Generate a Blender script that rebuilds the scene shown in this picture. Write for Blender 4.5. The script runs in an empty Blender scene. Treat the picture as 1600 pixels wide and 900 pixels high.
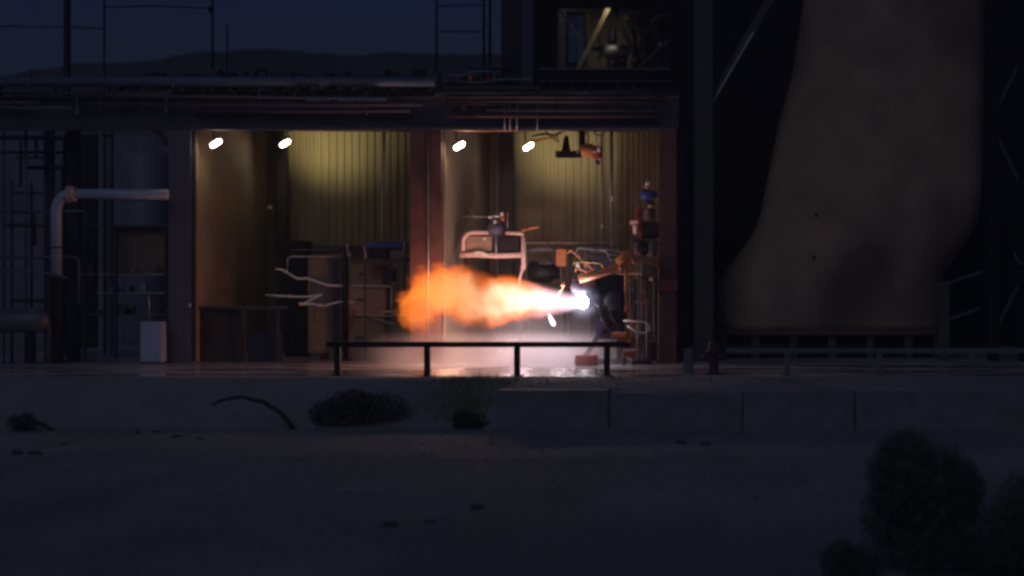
import bpy, bmesh, math, random
from mathutils import Vector, Matrix, noise
random.seed(7)
R = math.radians
sc = bpy.context.scene
C = bpy.context.scene.collection

# ------------------------------------------------------------------ camera
F = 3600.0            # focal length in photo pixels (1600 wide)
VX, HY, EYE = 1350.0, 400.0, 2.8   # principal point / horizon of the photo, eye height
cam = bpy.data.cameras.new('camera')
co = bpy.data.objects.new('camera', cam); C.objects.link(co)
co.location = (0, 0, EYE); co.rotation_euler = (R(90), 0, 0)
cam.sensor_width = 36; cam.lens = 36*F/1600
cam.shift_x = -(VX-800)/1600; cam.shift_y = -(450-HY)/1600
cam.clip_start = 0.5; cam.clip_end = 6000
cam.dof.use_dof = True; cam.dof.focus_distance = 60; cam.dof.aperture_fstop = 0.6
sc.camera = co

# ------------------------------------------------------------------ world: dusk sky, sun already down behind the camera
w = bpy.data.worlds.new('World'); sc.world = w; w.use_nodes = True
nt = w.node_tree; nt.nodes.clear()
out = nt.nodes.new('ShaderNodeOutputWorld'); bg = nt.nodes.new('ShaderNodeBackground')
sky = nt.nodes.new('ShaderNodeTexSky'); sky.sky_type = 'NISHITA'; sky.sun_disc = False
SUN_EL, SUN_ROT = R(1.0), R(200)
sky.sun_elevation = SUN_EL; sky.sun_rotation = SUN_ROT; sky.air_density = 1.0; sky.ozone_density = 4.0; sky.dust_density = 0.3
tint = nt.nodes.new('ShaderNodeMix'); tint.data_type = 'RGBA'; tint.blend_type = 'MULTIPLY'; tint.inputs[0].default_value = 1
tint.inputs[7].default_value = (0.27, 0.33, 0.90, 1)
nt.links.new(sky.outputs[0], tint.inputs[6]); nt.links.new(tint.outputs[2], bg.inputs[0])
bg.inputs[1].default_value = 0.042
nt.links.new(bg.outputs[0], out.inputs[0])
# last glow of the dusk sky from behind the camera
sl = bpy.data.lights.new('dusk_sun', 'SUN'); sl.energy = 0.165; sl.angle = R(40); sl.color = (0.76, 0.85, 1.0)
so = bpy.data.objects.new('dusk_sun', sl); C.objects.link(so)
so.rotation_euler = Vector((0.25, 1.0, -0.75)).to_track_quat('-Z', 'Y').to_euler()

vs = sc.view_settings
sc.display_settings.display_device = 'sRGB'
vs.view_transform = 'Standard'; vs.look = 'None'; vs.gamma = 1; vs.use_curve_mapping = False; vs.exposure = 0
sc.render.engine = 'CYCLES'
cy = sc.cycles
cy.use_denoising = True; cy.denoiser = 'OPENIMAGEDENOISE'
cy.max_bounces = 6; cy.diffuse_bounces = 3; cy.glossy_bounces = 3; cy.volume_bounces = 2; cy.transparent_max_bounces = 16
cy.volume_step_rate = 0.5; cy.volume_max_steps = 256
cy.pixel_filter_type = 'BLACKMAN_HARRIS'; cy.filter_width = 2.9
cy.sample_clamp_indirect = 4

# ------------------------------------------------------------------ helpers
def P(px, py, d):
    """the point at distance d that stands at photo pixel (px, py)"""
    return Vector(((px-VX)*d/F, d, EYE+(HY-py)*d/F))

class MB:
    def __init__(s): s.bm = bmesh.new()
    def box(s, a, b):
        x0, x1 = sorted((a[0], b[0])); y0, y1 = sorted((a[1], b[1])); z0, z1 = sorted((a[2], b[2]))
        v = [s.bm.verts.new(p) for p in ((x0,y0,z0),(x1,y0,z0),(x1,y1,z0),(x0,y1,z0),(x0,y0,z1),(x1,y0,z1),(x1,y1,z1),(x0,y1,z1))]
        for f in ((0,3,2,1),(4,5,6,7),(0,1,5,4),(1,2,6,5),(2,3,7,6),(3,0,4,7)): s.bm.faces.new([v[i] for i in f])
        return s
    def pbox(s, x0, y0, x1, y1, d, dep):
        a = P(x0, y0, d); b = P(x1, y1, d); return s.box(a, (b.x, d+dep, b.z))
    def ring(s, c, u, v, r, n):
        return [s.bm.verts.new(c + u*(math.cos(2*math.pi*k/n)*r) + v*(math.sin(2*math.pi*k/n)*r)) for k in range(n)]
    def skin(s, rings, caps=True):
        for a, b in zip(rings[:-1], rings[1:]):
            n = len(a)
            for k in range(n):
                f = s.bm.faces.new((a[k], a[(k+1) % n], b[(k+1) % n], b[k])); f.smooth = True
        if caps:
            s.bm.faces.new(list(reversed(rings[0]))); s.bm.faces.new(rings[-1])
    def tube(s, pts, r, n=10, rounded=True):
        pts = [Vector(p) for p in pts]
        if rounded and len(pts) > 2:
            q = [pts[0]]
            for i in range(1, len(pts)-1):
                a, b, c = pts[i-1], pts[i], pts[i+1]
                la, lc = (a-b).length, (c-b).length
                t = min(3.0*(r(.5) if callable(r) else r), la*.45, lc*.45)
                p0 = b+(a-b).normalized()*t; p2 = b+(c-b).normalized()*t
                for k in range(5):
                    u = k/4; q.append(p0*(1-u)**2 + b*2*u*(1-u) + p2*u*u)
            q.append(pts[-1]); pts = q
        up = None; rings = []
        for i, p in enumerate(pts):
            t = ((pts[min(i+1, len(pts)-1)]-p).normalized() + (p-pts[max(i-1, 0)]).normalized()).normalized()
            if up is None:
                up = t.orthogonal().normalized()
            up = (up - t*up.dot(t)).normalized(); v = t.cross(up)
            rr = r(i/(len(pts)-1)) if callable(r) else r
            rings.append(s.ring(p, up, v, rr, n))
        s.skin(rings); return s
    def lathe(s, base, axis, prof, n=20):
        """prof: (distance along axis, radius)"""
        base = Vector(base); t = Vector(axis).normalized(); u = t.orthogonal().normalized(); v = t.cross(u)
        s.skin([s.ring(base+t*h, u, v, max(r, .001), n) for h, r in prof]); return s
    def ball(s, c, r, sx=1, sy=1, sz=1):
        m = Matrix.Translation(c) @ Matrix.Diagonal((sx*r, sy*r, sz*r, 1))
        res = bmesh.ops.create_icosphere(s.bm, subdivisions=3, radius=1, matrix=m)
        for v in res['verts']:
            for f in v.link_faces: f.smooth = True
        return s
    def quad(s, *p):
        s.bm.faces.new([s.bm.verts.new(q) for q in p]); return s
    def bar(s, a, b, w_, h_=None):
        """square bar from a to b"""
        h_ = h_ or w_
        a = Vector(a); b = Vector(b); t = (b-a).normalized()
        u = t.cross(Vector((0, 1, 0)))
        if u.length < .01: u = t.cross(Vector((1, 0, 0)))
        u.normalize(); v = t.cross(u)
        rr = [[s.bm.verts.new(p + u*i*w_/2 + v*j*h_/2) for i, j in ((-1,-1),(1,-1),(1,1),(-1,1))] for p in (a, b)]
        for k in range(4): s.bm.faces.new((rr[0][k], rr[0][(k+1) % 4], rr[1][(k+1) % 4], rr[1][k]))
        s.bm.faces.new(list(reversed(rr[0]))); s.bm.faces.new(rr[1]); return s
    def build(s, name, m, parent=None, bevel=0, recalc=True):
        me = bpy.data.meshes.new(name)
        if recalc: bmesh.ops.recalc_face_normals(s.bm, faces=s.bm.faces)
        if bevel:
            es = [e for e in s.bm.edges if len(e.link_faces) == 2 and e.calc_face_angle(0) > .9 and not (e.link_faces[0].smooth and e.link_faces[1].smooth)]
            if es: bmesh.ops.bevel(s.bm, geom=es, offset=bevel, segments=2, affect='EDGES', clamp_overlap=True)
        o = bpy.data.objects.new(name, me); C.objects.link(o)
        if parent is not None:
            org = Vector(parent['o_'])
            o.parent = parent; o['o_'] = tuple(org)
        else:
            vv = [v.co for v in s.bm.verts]
            mn = [min(c[i] for c in vv) for i in range(3)]; mx = [max(c[i] for c in vv) for i in range(3)]
            org = Vector(((mn[0]+mx[0])/2, (mn[1]+mx[1])/2, mn[2])); o.location = org; o['o_'] = tuple(org)
        for v in s.bm.verts: v.co -= org
        s.bm.to_mesh(me); s.bm.free(); me.materials.append(m)
        return o

def thing(name, label, cat, loc, group=None):
    o = bpy.data.objects.new(name, None); C.objects.link(o); o.location = loc; o['o_'] = tuple(loc)
    o.empty_display_size = .3
    o['label'] = label; o['category'] = cat
    if group: o['group'] = group
    return o
def tag(o, label=None, cat=None, group=None, kind=None):
    for k, v in (('label', label), ('category', cat), ('group', group), ('kind', kind)):
        if v: o[k] = v
    return o
def clone(root, loc, label=None):
    def cp(o, par):
        c = o.copy(); C.objects.link(c); c.parent = par
        for ch in o.children: cp(ch, c)
        return c
    c = cp(root, None); c.location = loc
    if label: c['label'] = label
    return c

# ------------------------------------------------------------------ materials
def mat(name, col, rough=.6, metal=0, var=.25, scale=4, bump=.15, dirt=None, dirt_amt=.5, spec=.4, stretch=(1, 1, 1)):
    m = bpy.data.materials.new(name); m.use_nodes = True; t = m.node_tree; N = t.nodes; L = t.links
    b = N['Principled BSDF']; b.inputs['Roughness'].default_value = rough; b.inputs['Metallic'].default_value = metal
    b.inputs['Specular IOR Level'].default_value = spec
    tc = N.new('ShaderNodeTexCoord'); mp = N.new('ShaderNodeMapping'); mp.inputs['Scale'].default_value = stretch
    L.new(tc.outputs['Object'], mp.inputs[0])
    n1 = N.new('ShaderNodeTexNoise'); n1.inputs['Scale'].default_value = scale; n1.inputs['Detail'].default_value = 8; n1.inputs['Roughness'].default_value = .65
    L.new(mp.outputs[0], n1.inputs['Vector'])
    rp = N.new('ShaderNodeValToRGB'); e = rp.color_ramp.elements
    e[0].position = .3; e[1].position = .72
    e[0].color = tuple(c*(1-var) for c in col)+(1,); e[1].color = tuple(min(1, c*(1+var)) for c in col)+(1,)
    L.new(n1.outputs['Fac'], rp.inputs[0]); src = rp.outputs[0]
    if dirt:
        n2 = N.new('ShaderNodeTexNoise'); n2.inputs['Scale'].default_value = scale*.35; n2.inputs['Detail'].default_value = 6
        L.new(mp.outputs[0], n2.inputs['Vector'])
        r2 = N.new('ShaderNodeValToRGB'); r2.color_ramp.elements[0].position = .48; r2.color_ramp.elements[1].position = .62
        r2.color_ramp.elements[1].color = (dirt_amt,)*3+(1,)
        L.new(n2.outputs['Fac'], r2.inputs[0])
        mx = N.new('ShaderNodeMix'); mx.data_type = 'RGBA'; mx.inputs[7].default_value = tuple(dirt)+(1,)
        L.new(r2.outputs[0], mx.inputs[0]); L.new(src, mx.inputs[6]); src = mx.outputs[2]
    L.new(src, b.inputs['Base Color'])
    if bump:
        bp = N.new('ShaderNodeBump'); bp.inputs['Strength'].default_value = bump; bp.inputs['Distance'].default_value = .03
        L.new(n1.outputs['Fac'], bp.inputs['Height']); L.new(bp.outputs[0], b.inputs['Normal'])
    mr = N.new('ShaderNodeMapRange'); mr.inputs['To Min'].default_value = max(.05, rough-.12); mr.inputs['To Max'].default_value = min(1, rough+.12)
    L.new(n1.outputs['Fac'], mr.inputs[0]); L.new(mr.outputs[0], b.inputs['Roughness'])
    return m
def emis(name, col, s):
    m = bpy.data.materials.new(name); m.use_nodes = True; t = m.node_tree; t.nodes.clear()
    e = t.nodes.new('ShaderNodeEmission'); e.inputs[0].default_value = tuple(col)+(1,); e.inputs[1].default_value = s
    o = t.nodes.new('ShaderNodeOutputMaterial'); t.links.new(e.outputs[0], o.inputs[0]); return m

M = dict(
    steel_dark=mat('dark_painted_steel', (.08, .068, .085), .55, .2, .3, 3, dirt=(.07, .035, .02)),
    beam=mat('dark_beam_paint', (.10, .085, .115), .7, 0, .3, 2, spec=.15),
    cabm=mat('dark_brown_cabinet', (.06, .042, .035), .7, 0, .3, 3),
    hyd2=mat('faded_red_band', (.30, .08, .06), .7, 0, .3, 5),
    hyd=mat('dull_red_hydrant_paint', (.065, .04, .045), .7, 0, .3, 5),
    column_paint=mat('violet_grey_paint', (.15, .13, .16), .6, .1, .2, 2),
    roofpipe=mat('blue_grey_pipe', (.13, .17, .24), .5, .1, .15, 6),
    bluecol=mat('blue_grey_column', (.07, .07, .12), .6, .1, .15, 3),
    steel_black=mat('black_steel', (.02, .018, .022), .5, .3, .3, 5),
    steel_red=mat('red_primer_steel', (.15, .07, .062), .6, .1, .25, 3, dirt=(.05, .03, .028)),
    steel_grey=mat('grey_painted_steel', (.16, .16, .17), .5, .2, .25, 5),
    galv=mat('galvanised_steel', (.42, .43, .45), .38, .6, .2, 8),
    pale=mat('pale_insulated_pipe', (.47, .54, .68), .45, .1, .15, 8),
    alu=mat('brushed_aluminium_tube', (.82, .79, .76), .4, .2, .12, 12),
    copper=mat('copper_coloured_tube', (.85, .36, .19), .4, .15, .25, 9),
    pinkpipe=mat('frosted_steel_pipe', (.78, .54, .48), .5, 0, .25, 14),
    blue=mat('blue_painted_metal', (.04, .09, .30), .45, .1, .25, 6),
    bluedark=mat('dark_blue_painted_metal', (.022, .024, .05), .5, .1, .25, 4),
    violet=mat('violet_grey_metal', (.09, .085, .13), .5, .1, .25, 6),
    red=mat('worn_red_paint', (.40, .06, .04), .5, 0, .3, 9),
    orange=mat('orange_enamel', (.75, .27, .09), .45, 0, .25, 9),
    white=mat('white_enamel', (.75, .73, .70), .4, 0, .1, 6),
    brass=mat('brass_fitting', (.6, .42, .18), .3, .8, .2, 10),
    plaster=mat('tan_partition_board', (.33, .26, .19), .8, 0, .16, .9, bump=.08, dirt=(.17, .12, .09), dirt_amt=.5),
    corr=mat('olive_corrugated_steel', (.35, .31, .24), .6, .15, .16, 2, bump=.06, stretch=(3, 3, .3), dirt=(.24, .20, .15), dirt_amt=.4),
    corr_dark=mat('brown_corrugated_steel', (.25, .18, .125), .6, .15, .2, 2, bump=.06, stretch=(3, 3, .3)),
    wood=mat('weathered_plywood', (.38, .26, .18), .75, 0, .3, 5, stretch=(1, 1, 6)),
    card=mat('tan_painted_crate', (.25, .19, .125), .7, 0, .25, 5),
    roofing=mat('weathered_roofing', (.05, .047, .05), .8, 0, .35, 3),
    duct=mat('scorched_beige_refractory', (.38, .26, .185), .85, 0, .24, .8, bump=.1, dirt=(.20, .13, .11), dirt_amt=.8, spec=.1),
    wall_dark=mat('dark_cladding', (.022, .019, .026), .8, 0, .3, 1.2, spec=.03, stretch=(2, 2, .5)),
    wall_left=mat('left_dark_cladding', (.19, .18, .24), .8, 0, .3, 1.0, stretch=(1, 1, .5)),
    panel_blue=mat('pale_blue_sheet', (.17, .21, .27), .6, .1, .15, 1.5),
    tankm=mat('tank_white_paint', (.20, .21, .27), .5, 0, .12, 1.5),
    conc=mat('concrete_block', (.21, .21, .23), .9, 0, .2, 2.5, bump=.3, dirt=(.15, .14, .13)),
    gravel=mat('gravel_stone', (.17, .16, .155), .9, 0, .5, 2),
    rock=mat('rock', (.07, .065, .06), .9, 0, .3, 6, bump=.5),
    soil=mat('sandy_soil', (.25, .255, .275), .95, 0, .24, .35, bump=.6, dirt=(.165, .165, .18), dirt_amt=.6, spec=.1, stretch=(1, .35, 1)),
    hill=mat('desert_hill', (.07, .062, .05), .95, 0, .5, .09, bump=.3, dirt=(.03, .034, .026), dirt_amt=.8),
    leaf=mat('shrub_leaf', (.12, .12, .10), .8, 0, .4, 9, bump=0, spec=.1),
    grass=mat('dry_grass', (.22, .24, .10), .85, 0, .4, 14, bump=0),
    bark=mat('bark', (.06, .05, .04), .9, 0, .3, 9),
    rubber=mat('black_rubber', (.018, .018, .02), .55, 0, .2, 9),
)
# stain with a shape of its own on the duct
def duct_stain(m):
    t = m.node_tree; N = t.nodes; L = t.links; b = N['Principled BSDF']
    src = b.inputs['Base Color'].links[0].from_socket
    tc = N.new('ShaderNodeTexCoord'); wv = N.new('ShaderNodeTexNoise'); wv.inputs['Scale'].default_value = .9; wv.inputs['Detail'].default_value = 5
    L.new(tc.outputs['Object'], wv.inputs['Vector'])
    vm = N.new('ShaderNodeVectorMath'); vm.operation = 'MULTIPLY_ADD'; vm.inputs[1].default_value = (.5, .5, .5)
    L.new(wv.outputs['Color'], vm.inputs[0]); L.new(tc.outputs['Object'], vm.inputs[2])
    mp = N.new('ShaderNodeMapping'); mp.vector_type = 'TEXTURE'
    mp.inputs['Location'].default_value = (1.0, 0, 1.75); mp.inputs['Rotation'].default_value = (0, R(32), 0); mp.inputs['Scale'].default_value = (.85, 50, 1.9)
    L.new(vm.outputs[0], mp.inputs[0])
    ln = N.new('ShaderNodeVectorMath'); ln.operation = 'LENGTH'; L.new(mp.outputs[0], ln.inputs[0])
    mr = N.new('ShaderNodeMapRange'); mr.inputs[1].default_value = .45; mr.inputs[2].default_value = 1.3; mr.inputs[3].default_value = .62; mr.inputs[4].default_value = 0
    L.new(ln.outputs['Value'], mr.inputs[0])
    mx = N.new('ShaderNodeMix'); mx.data_type = 'RGBA'; mx.inputs[7].default_value = (.08, .06, .055, 1)
    L.new(mr.outputs[0], mx.inputs[0]); L.new(src, mx.inputs[6]); L.new(mx.outputs[2], b.inputs['Base Color'])
duct_stain(M['duct'])
# wet concrete: puddled, so patches are mirror smooth
def wet(m, scale=.55):
    t = m.node_tree; N = t.nodes; L = t.links; b = N['Principled BSDF']
    tc = N.new('ShaderNodeTexCoord'); mp = N.new('ShaderNodeMapping'); mp.inputs['Scale'].default_value = (.35, 1.6, 1)
    L.new(tc.outputs['Object'], mp.inputs[0])
    n = N.new('ShaderNodeTexNoise'); n.inputs['Scale'].default_value = scale; n.inputs['Detail'].default_value = 5
    L.new(mp.outputs[0], n.inputs['Vector'])
    mr = N.new('ShaderNodeMapRange'); mr.inputs[1].default_value = .46; mr.inputs[2].default_value = .56; mr.inputs[3].default_value = .10; mr.inputs[4].default_value = .5
    L.new(n.outputs['Fac'], mr.inputs[0]); L.new(mr.outputs[0], b.inputs['Roughness'])
M['slab'] = mat('wet_concrete', (.42, .38, .40), .5, 0, .2, 1.2, bump=.12, dirt=(.17, .15, .145)); wet(M['slab'])
def water_mat():
    m = bpy.data.materials.new('rippled_water'); m.use_nodes = True; t = m.node_tree; N = t.nodes; L = t.links; b = N['Principled BSDF']
    b.inputs['Base Color'].default_value = (.04, .03, .025, 1); b.inputs['Roughness'].default_value = .1; b.inputs['Specular IOR Level'].default_value = .9
    tc = N.new('ShaderNodeTexCoord'); mp = N.new('ShaderNodeMapping'); mp.inputs['Scale'].default_value = (.55, 2.2, 1); L.new(tc.outputs['Object'], mp.inputs[0])
    n = N.new('ShaderNodeTexNoise'); n.inputs['Scale'].default_value = 1.7; n.inputs['Detail'].default_value = 3; n.inputs['Distortion'].default_value = .4; L.new(mp.outputs[0], n.inputs['Vector'])
    bp = N.new('ShaderNodeBump'); bp.inputs['Strength'].default_value = 1; bp.inputs['Distance'].default_value = .2; L.new(n.outputs['Fac'], bp.inputs['Height']); L.new(bp.outputs[0], b.inputs['Normal'])
    return m
M['water'] = water_mat()
M['lamp'] = emis('lamp_glass', (1, .84, .60), 58)
M['window'] = emis('dim_lit_lens', (1, .85, .6), .55)
M['hot'] = emis('white_hot', (1, .97, 1.0), 3)

# ================================================================== SETTING
# ground: one sheet, road level in front, bank up to the test pad
def ground_z(x, y):
    k2 = max(0, min(1, (x+8.35)/.4))          # blocks hold the bank back from here to the right
    if y < 50.7: z = -1.0
    elif y < 52.9: z = (1-k2)*(-1.0 + (y-50.7)/2.2) + k2*(-.15+.15*(y-50.7)/2.2)
    else: z = 0
    if y < 53.2:
        k = 1 if y < 50.7 else .6
        z += .05*k*noise.noise(Vector((x*.25, y*.3, 0))) + .02*noise.noise(Vector((x*1.3, y*1.1, 3)))
        for r0, dp in ((44.6, .05), (42.9, .06), (38.3, .04), (36.7, .05), (30.4, .04)):
            z -= dp*math.exp(-((y-r0-.25*math.sin(x*.09+r0))/.22)**2)*(.6+.5*noise.noise(Vector((x*.4, r0, 0))))
        if 50.9 < y < 53.0: z += .10*noise.noise(Vector((x*.55, y*.8, 9)))
    return z
bm = bmesh.new()
xs = [-2500, -600, -150, -60, -40]+[-30+i*.45 for i in range(98)]+[20, 40, 80, 200, 800, 2500]
ys = [1, 8, 14, 19]+[22+i*.2 for i in range(130)]+[48+i*.22 for i in range(26)]+[54.2, 58, 64, 80, 120, 260, 700, 4500]
vv = [[bm.verts.new((x, y, ground_z(x, y))) for x in xs] for y in ys]
for j in range(len(ys)-1):
    for i in range(len(xs)-1):
        f = bm.faces.new((vv[j][i], vv[j][i+1], vv[j+1][i+1], vv[j+1][i])); f.smooth = True
mb = MB(); mb.bm.free(); mb.bm = bm
g = mb.build('ground', M['soil'], recalc=False); tag(g, kind='structure')

mb = MB(); mb.box((-24, 53.25, -.2), (12, 72, .012)); tag(mb.build('concrete_pad', M['slab']), kind='structure')

# rippled puddle along the front of the pad
bm = bmesh.new(); cx = (805-VX)*55.4/F; cc = bm.verts.new((cx, 55.2, .018)); ring = []
for k in range(72):
    an = 2*math.pi*k/72; rr = 1+.22*noise.noise(Vector((math.cos(an)*1.6, math.sin(an)*1.6, 2)))+.08*noise.noise(Vector((math.cos(an)*6, math.sin(an)*6, 5)))
    ring.append(bm.verts.new((cx+math.cos(an)*2.75*rr, 55.25+max(-1.85, math.sin(an)*2.1*rr), .018)))
for k in range(72): bm.faces.new((cc, ring[k], ring[(k+1) % 72]))
mb = MB(); mb.bm.free(); mb.bm = bm; tag(mb.build('puddle', M['water'], recalc=False), kind='structure')

# distant hills
bm = bmesh.new(); rows = []
for j, (d, k) in enumerate([(150, 0), (175, .45), (200, .8), (220, 1), (250, .85)]):
    row = []
    for i in range(121):
        px = -500+i*22
        ridge = 318 - 34*max(0, min(1, (260-px)/200))
        hgt = ridge + 16*noise.noise(Vector((px*.006, j*.3, 0))) + 7*noise.noise(Vector((px*.03, j*.7, 4))) + 2.5*noise.noise(Vector((px*.11, j, 8)))
        p = P(px, HY, 220); z = (EYE+hgt*220/F)*k
        row.append(bm.verts.new((p.x*d/220, d, z)))
    rows.append(row)
for a, b in zip(rows[:-1], rows[1:]):
    for i in range(120):
        f = bm.faces.new((a[i], a[i+1], b[i+1], b[i])); f.smooth = True
mb = MB(); mb.bm.free(); mb.bm = bm
tag(mb.build('hills', M['hill'], recalc=False), kind='structure')

# ================================================================== TEST BUILDING (facade at 60 m)
D = 60.0
def X(px, d=D): return (px-VX)*d/F
def Z(py, d=D): return EYE+(HY-py)*d/F
XB0, XB1, XB2 = X(299), X(690), X(1031)
bld = thing('test_cell_building', 'low two bay steel test building with corrugated back walls, open towards the pad', 'building', (X(650), 64, 0.012))
def hcol(px0, px1, m, ztop=Z(200), name='column', label=None):
    a, b = X(px0), X(px1); mb = MB()
    mb.box((a, D, .012), (b, D+.035, ztop)); mb.box((a, D+.42, .012), (b, D+.455, ztop))
    c = (a+b)/2; mb.box((c-.02, D+.035, .012), (c+.02, D+.42, ztop))
    mb.box((a-.06, D-.05, .012), (b+.06, D+.5, .05))
    o = mb.build(name, m, bld)
    if label: o['label'] = label
    return o
c1 = hcol(263, 298, M['column_paint'], label='dark unlit steel column at the left end')
c2 = hcol(641, 668, M['steel_red'], label='reddish steel column between the two bays')
mb = MB(); mb.box((X(670), D+.1, .012), (X(688), D+.5, Z(200))); mb.build('column_cladding', M['steel_red'], c2)
mb = MB(); mb.tube([(X(669.5), D-.03, .4), (X(669.5), D-.03, Z(203))], .02, 8); mb.build('conduit', M['galv'], c2)
c3 = hcol(1030, 1057, M['steel_red'], label='reddish steel column at the right end of the bays')
mb = MB(); mb.pbox(1028.5, 437, 1058, 454, D-.06, .05); band = mb.build('clamp_band', M['hyd2'], c3)
for q in (1027, 1054):
    mb = MB(); mb.pbox(q, 439, q+4.5, 453, D-.1, .035); mb.build('clamp_bolt', M['steel_grey'], band)
# header beam : web with flanges and stiffeners
mb = MB(); xa, xb = X(-60), X(1060)
mb.box((xa, D+.12, Z(199)), (xb, D+.16, Z(153))); mb.box((xa, D-.02, Z(203)), (xb, D+.34, Z(199))); mb.box((xa, D-.02, Z(153)), (xb, D+.34, Z(150)))
mb.build('header_beam', M['beam'], bld)
# roof slab
mb = MB(); mb.box((X(262), D+.36, Z(176)), (X(1060), 68.3, Z(165))); rf = mb.build('roof', M['roofing'], bld)
mb = MB()
mb.box((X(262), D+.40, Z(164.8)), (X(1060), D+.7, Z(140))); mb.build('parapet', M['roofing'], rf)
# ceiling joists
for yy in (62.0, 64.2, 66.4):
    mb = MB(); mb.box((XB0, yy, Z(185)), (XB2, yy+.12, Z(176.1))); mb.build('joist', M['steel_dark'], rf)
# partitions
zt = Z(176.3)
mb = MB(); mb.box((XB0-.12, D+.46, .012), (XB0, 67.76, zt)); mb.build('partition_wall', M['plaster'], bld)
mb = MB(); mb.box((XB1-.12, D+.52, .012), (XB1, 67.76, zt)); mb.build('partition_wall', M['plaster'], bld)
mb = MB(); mb.box((XB2+.05, D+.46, .012), (XB2+.17, 67.76, zt)); mb.build('partition_wall', M['plaster'], bld)
# corrugated back walls: real trapezoid profile
def corr(x0, x1, y, name, m, parent, pitch=.225, dep=.032, z0=.012, z1=zt):
    bm = bmesh.new(); prof = []; x = x0
    while x < x1:
        for fx, fy in ((0, 0), (.30, 0), (.42, 1), (.85, 1), (.97, 0)):
            prof.append((x+fx*pitch, y-fy*dep))
        x += pitch
    prof = [p for p in prof if p[0] <= x1]
    nz = 6
    cols = [[bm.verts.new((px_, py_, z0+(z1-z0)*k/nz)) for k in range(nz+1)] for px_, py_ in prof]
    for a, b in zip(cols[:-1], cols[1:]):
        for k in range(nz): bm.faces.new((a[k], b[k], b[k+1], a[k+1]))
    mb = MB(); mb.bm.free(); mb.bm = bm
    o = mb.build(name, m, parent, recalc=False)
    return o
corr(XB0+.002, XB1-.125, 67.8, 'back_wall', M['corr'], bld)
corr(XB1+.002, X(966, 67.5), 67.8, 'back_wall', M['corr'], bld)
corr(X(964, 67.5), XB2+.04, 67.6, 'back_wall', M['corr_dark'], bld, pitch=.16, dep=.03)['label'] = 'darker brown ribbed sheet at the right end of the back wall'
# steel posts against back wall
for a, b, dd in ((432, 447, 66.6), (781, 801, 66.9), (776, 779, 66.5)):
    mb = MB(); mb.box((X(a, dd), dd, .012), (X(b, dd), dd+.04, zt)); mb.box((X(a, dd), dd+.3, .012), (X(b, dd), dd+.34, zt))
    c = X((a+b)/2, dd); mb.box((c-.02, dd+.04, .012), (c+.02, dd+.3, zt)); mb.build('wall_post', M['steel_dark'] if a != 776 else M['steel_grey'], bld)
# girt: horizontal rail on the back wall
mb = MB(); mb.box((X(806, 67.5), 67.55, Z(381, 67.5)), (X(960, 67.5), 67.72, Z(378, 67.5))); mb.build('girt', M['galv'], bld)
mb = MB(); mb.box((X(455, 67.5), 67.55, Z(386, 67.5)), (X(632, 67.5), 67.72, Z(383, 67.5))); mb.build('girt', M['steel_grey'], bld)

# ------------------------------------------------------------------ floodlights (the four lit lamps)
def flood(px, py, d, aim_px, aim_py, first=None, label=''):
    p = P(px, py, d)
    t = thing('floodlight', label, 'lamp', p, 'lit floodlights under the roof of the bays')
    ax = Vector((.74, .35, .52)).normalized()
    a, b = p-ax*.105, p+ax*.105
    mb = MB(); mb.tube([a-ax*.04, a, p, b, b+ax*.04], lambda s: (.03 if s in (0, 1) else .06), 14, rounded=False); mb.build('lamp_glass', M['lamp'], t)
    up = Vector((-.35, .55, .6)).normalized()
    mb = MB()
    n = 9; side = ax.cross(up).normalized(); inner = []; outer = []
    for k in range(n):
        an = math.pi*(.05+.85*k/(n-1)); dr = side*math.cos(an)+up*math.sin(an)
        inner.append((dr*.11)); outer.append((dr*.12))
    for k in range(n-1):
        for e0, e1 in ((inner, inner), (outer, outer)):
            mb.quad(a-ax*.08+e0[k], b+ax*.08+e0[k], b+ax*.08+e1[k+1], a-ax*.08+e1[k+1])
    mb.build('reflector', M['steel_black'], t)
    mb = MB(); mb.tube([p+up*.12, p+up*.3, (p.x+up.x*.3, p.y+up.y*.3, Z(185.2))], .018, 8, rounded=False); mb.build('hanger', M['steel_black'], t)
    # its light
    l = bpy.data.lights.new('floodlight_beam', 'SPOT'); l.energy = 90; l.color = (1, .82, .34); l.spot_size = R(96); l.spot_blend = .9; l.shadow_soft_size = .06
    lo = bpy.data.objects.new('floodlight_beam', l); C.objects.link(lo); lo.parent = t
    tgt = P(aim_px, aim_py, 67.8)
    lo.location = Vector((.28, .12, -.02)); lo.rotation_euler = (tgt-(p+lo.location)).to_track_quat('-Z', 'Y').to_euler()
    return t, l
fa, la = flood(337.5, 224, 60.4, 350, 420, label='lit floodlight at the far left, over the tan partition')
fb, lb = flood(445.5, 224, 65.4, 520, 205, label='lit floodlight that throws a yellow pool on the left corrugated wall')
fc, lc = flood(718, 228, 60.4, 730, 420, label='lit floodlight just right of the reddish middle column')
fd, ld = flood(826, 229, 65.4, 885, 215, label='lit floodlight left of the hanging hoist')
la.energy = 7; lc.energy = 7; lb.energy = 125; ld.energy = 110
la.spot_size = lc.spot_size = R(120)

# ================================================================== ROCKET ENGINE, FLAME, STEAM
DE = 59.0
NZ = P(914, 472, DE)
mpp = DE/F
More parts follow.
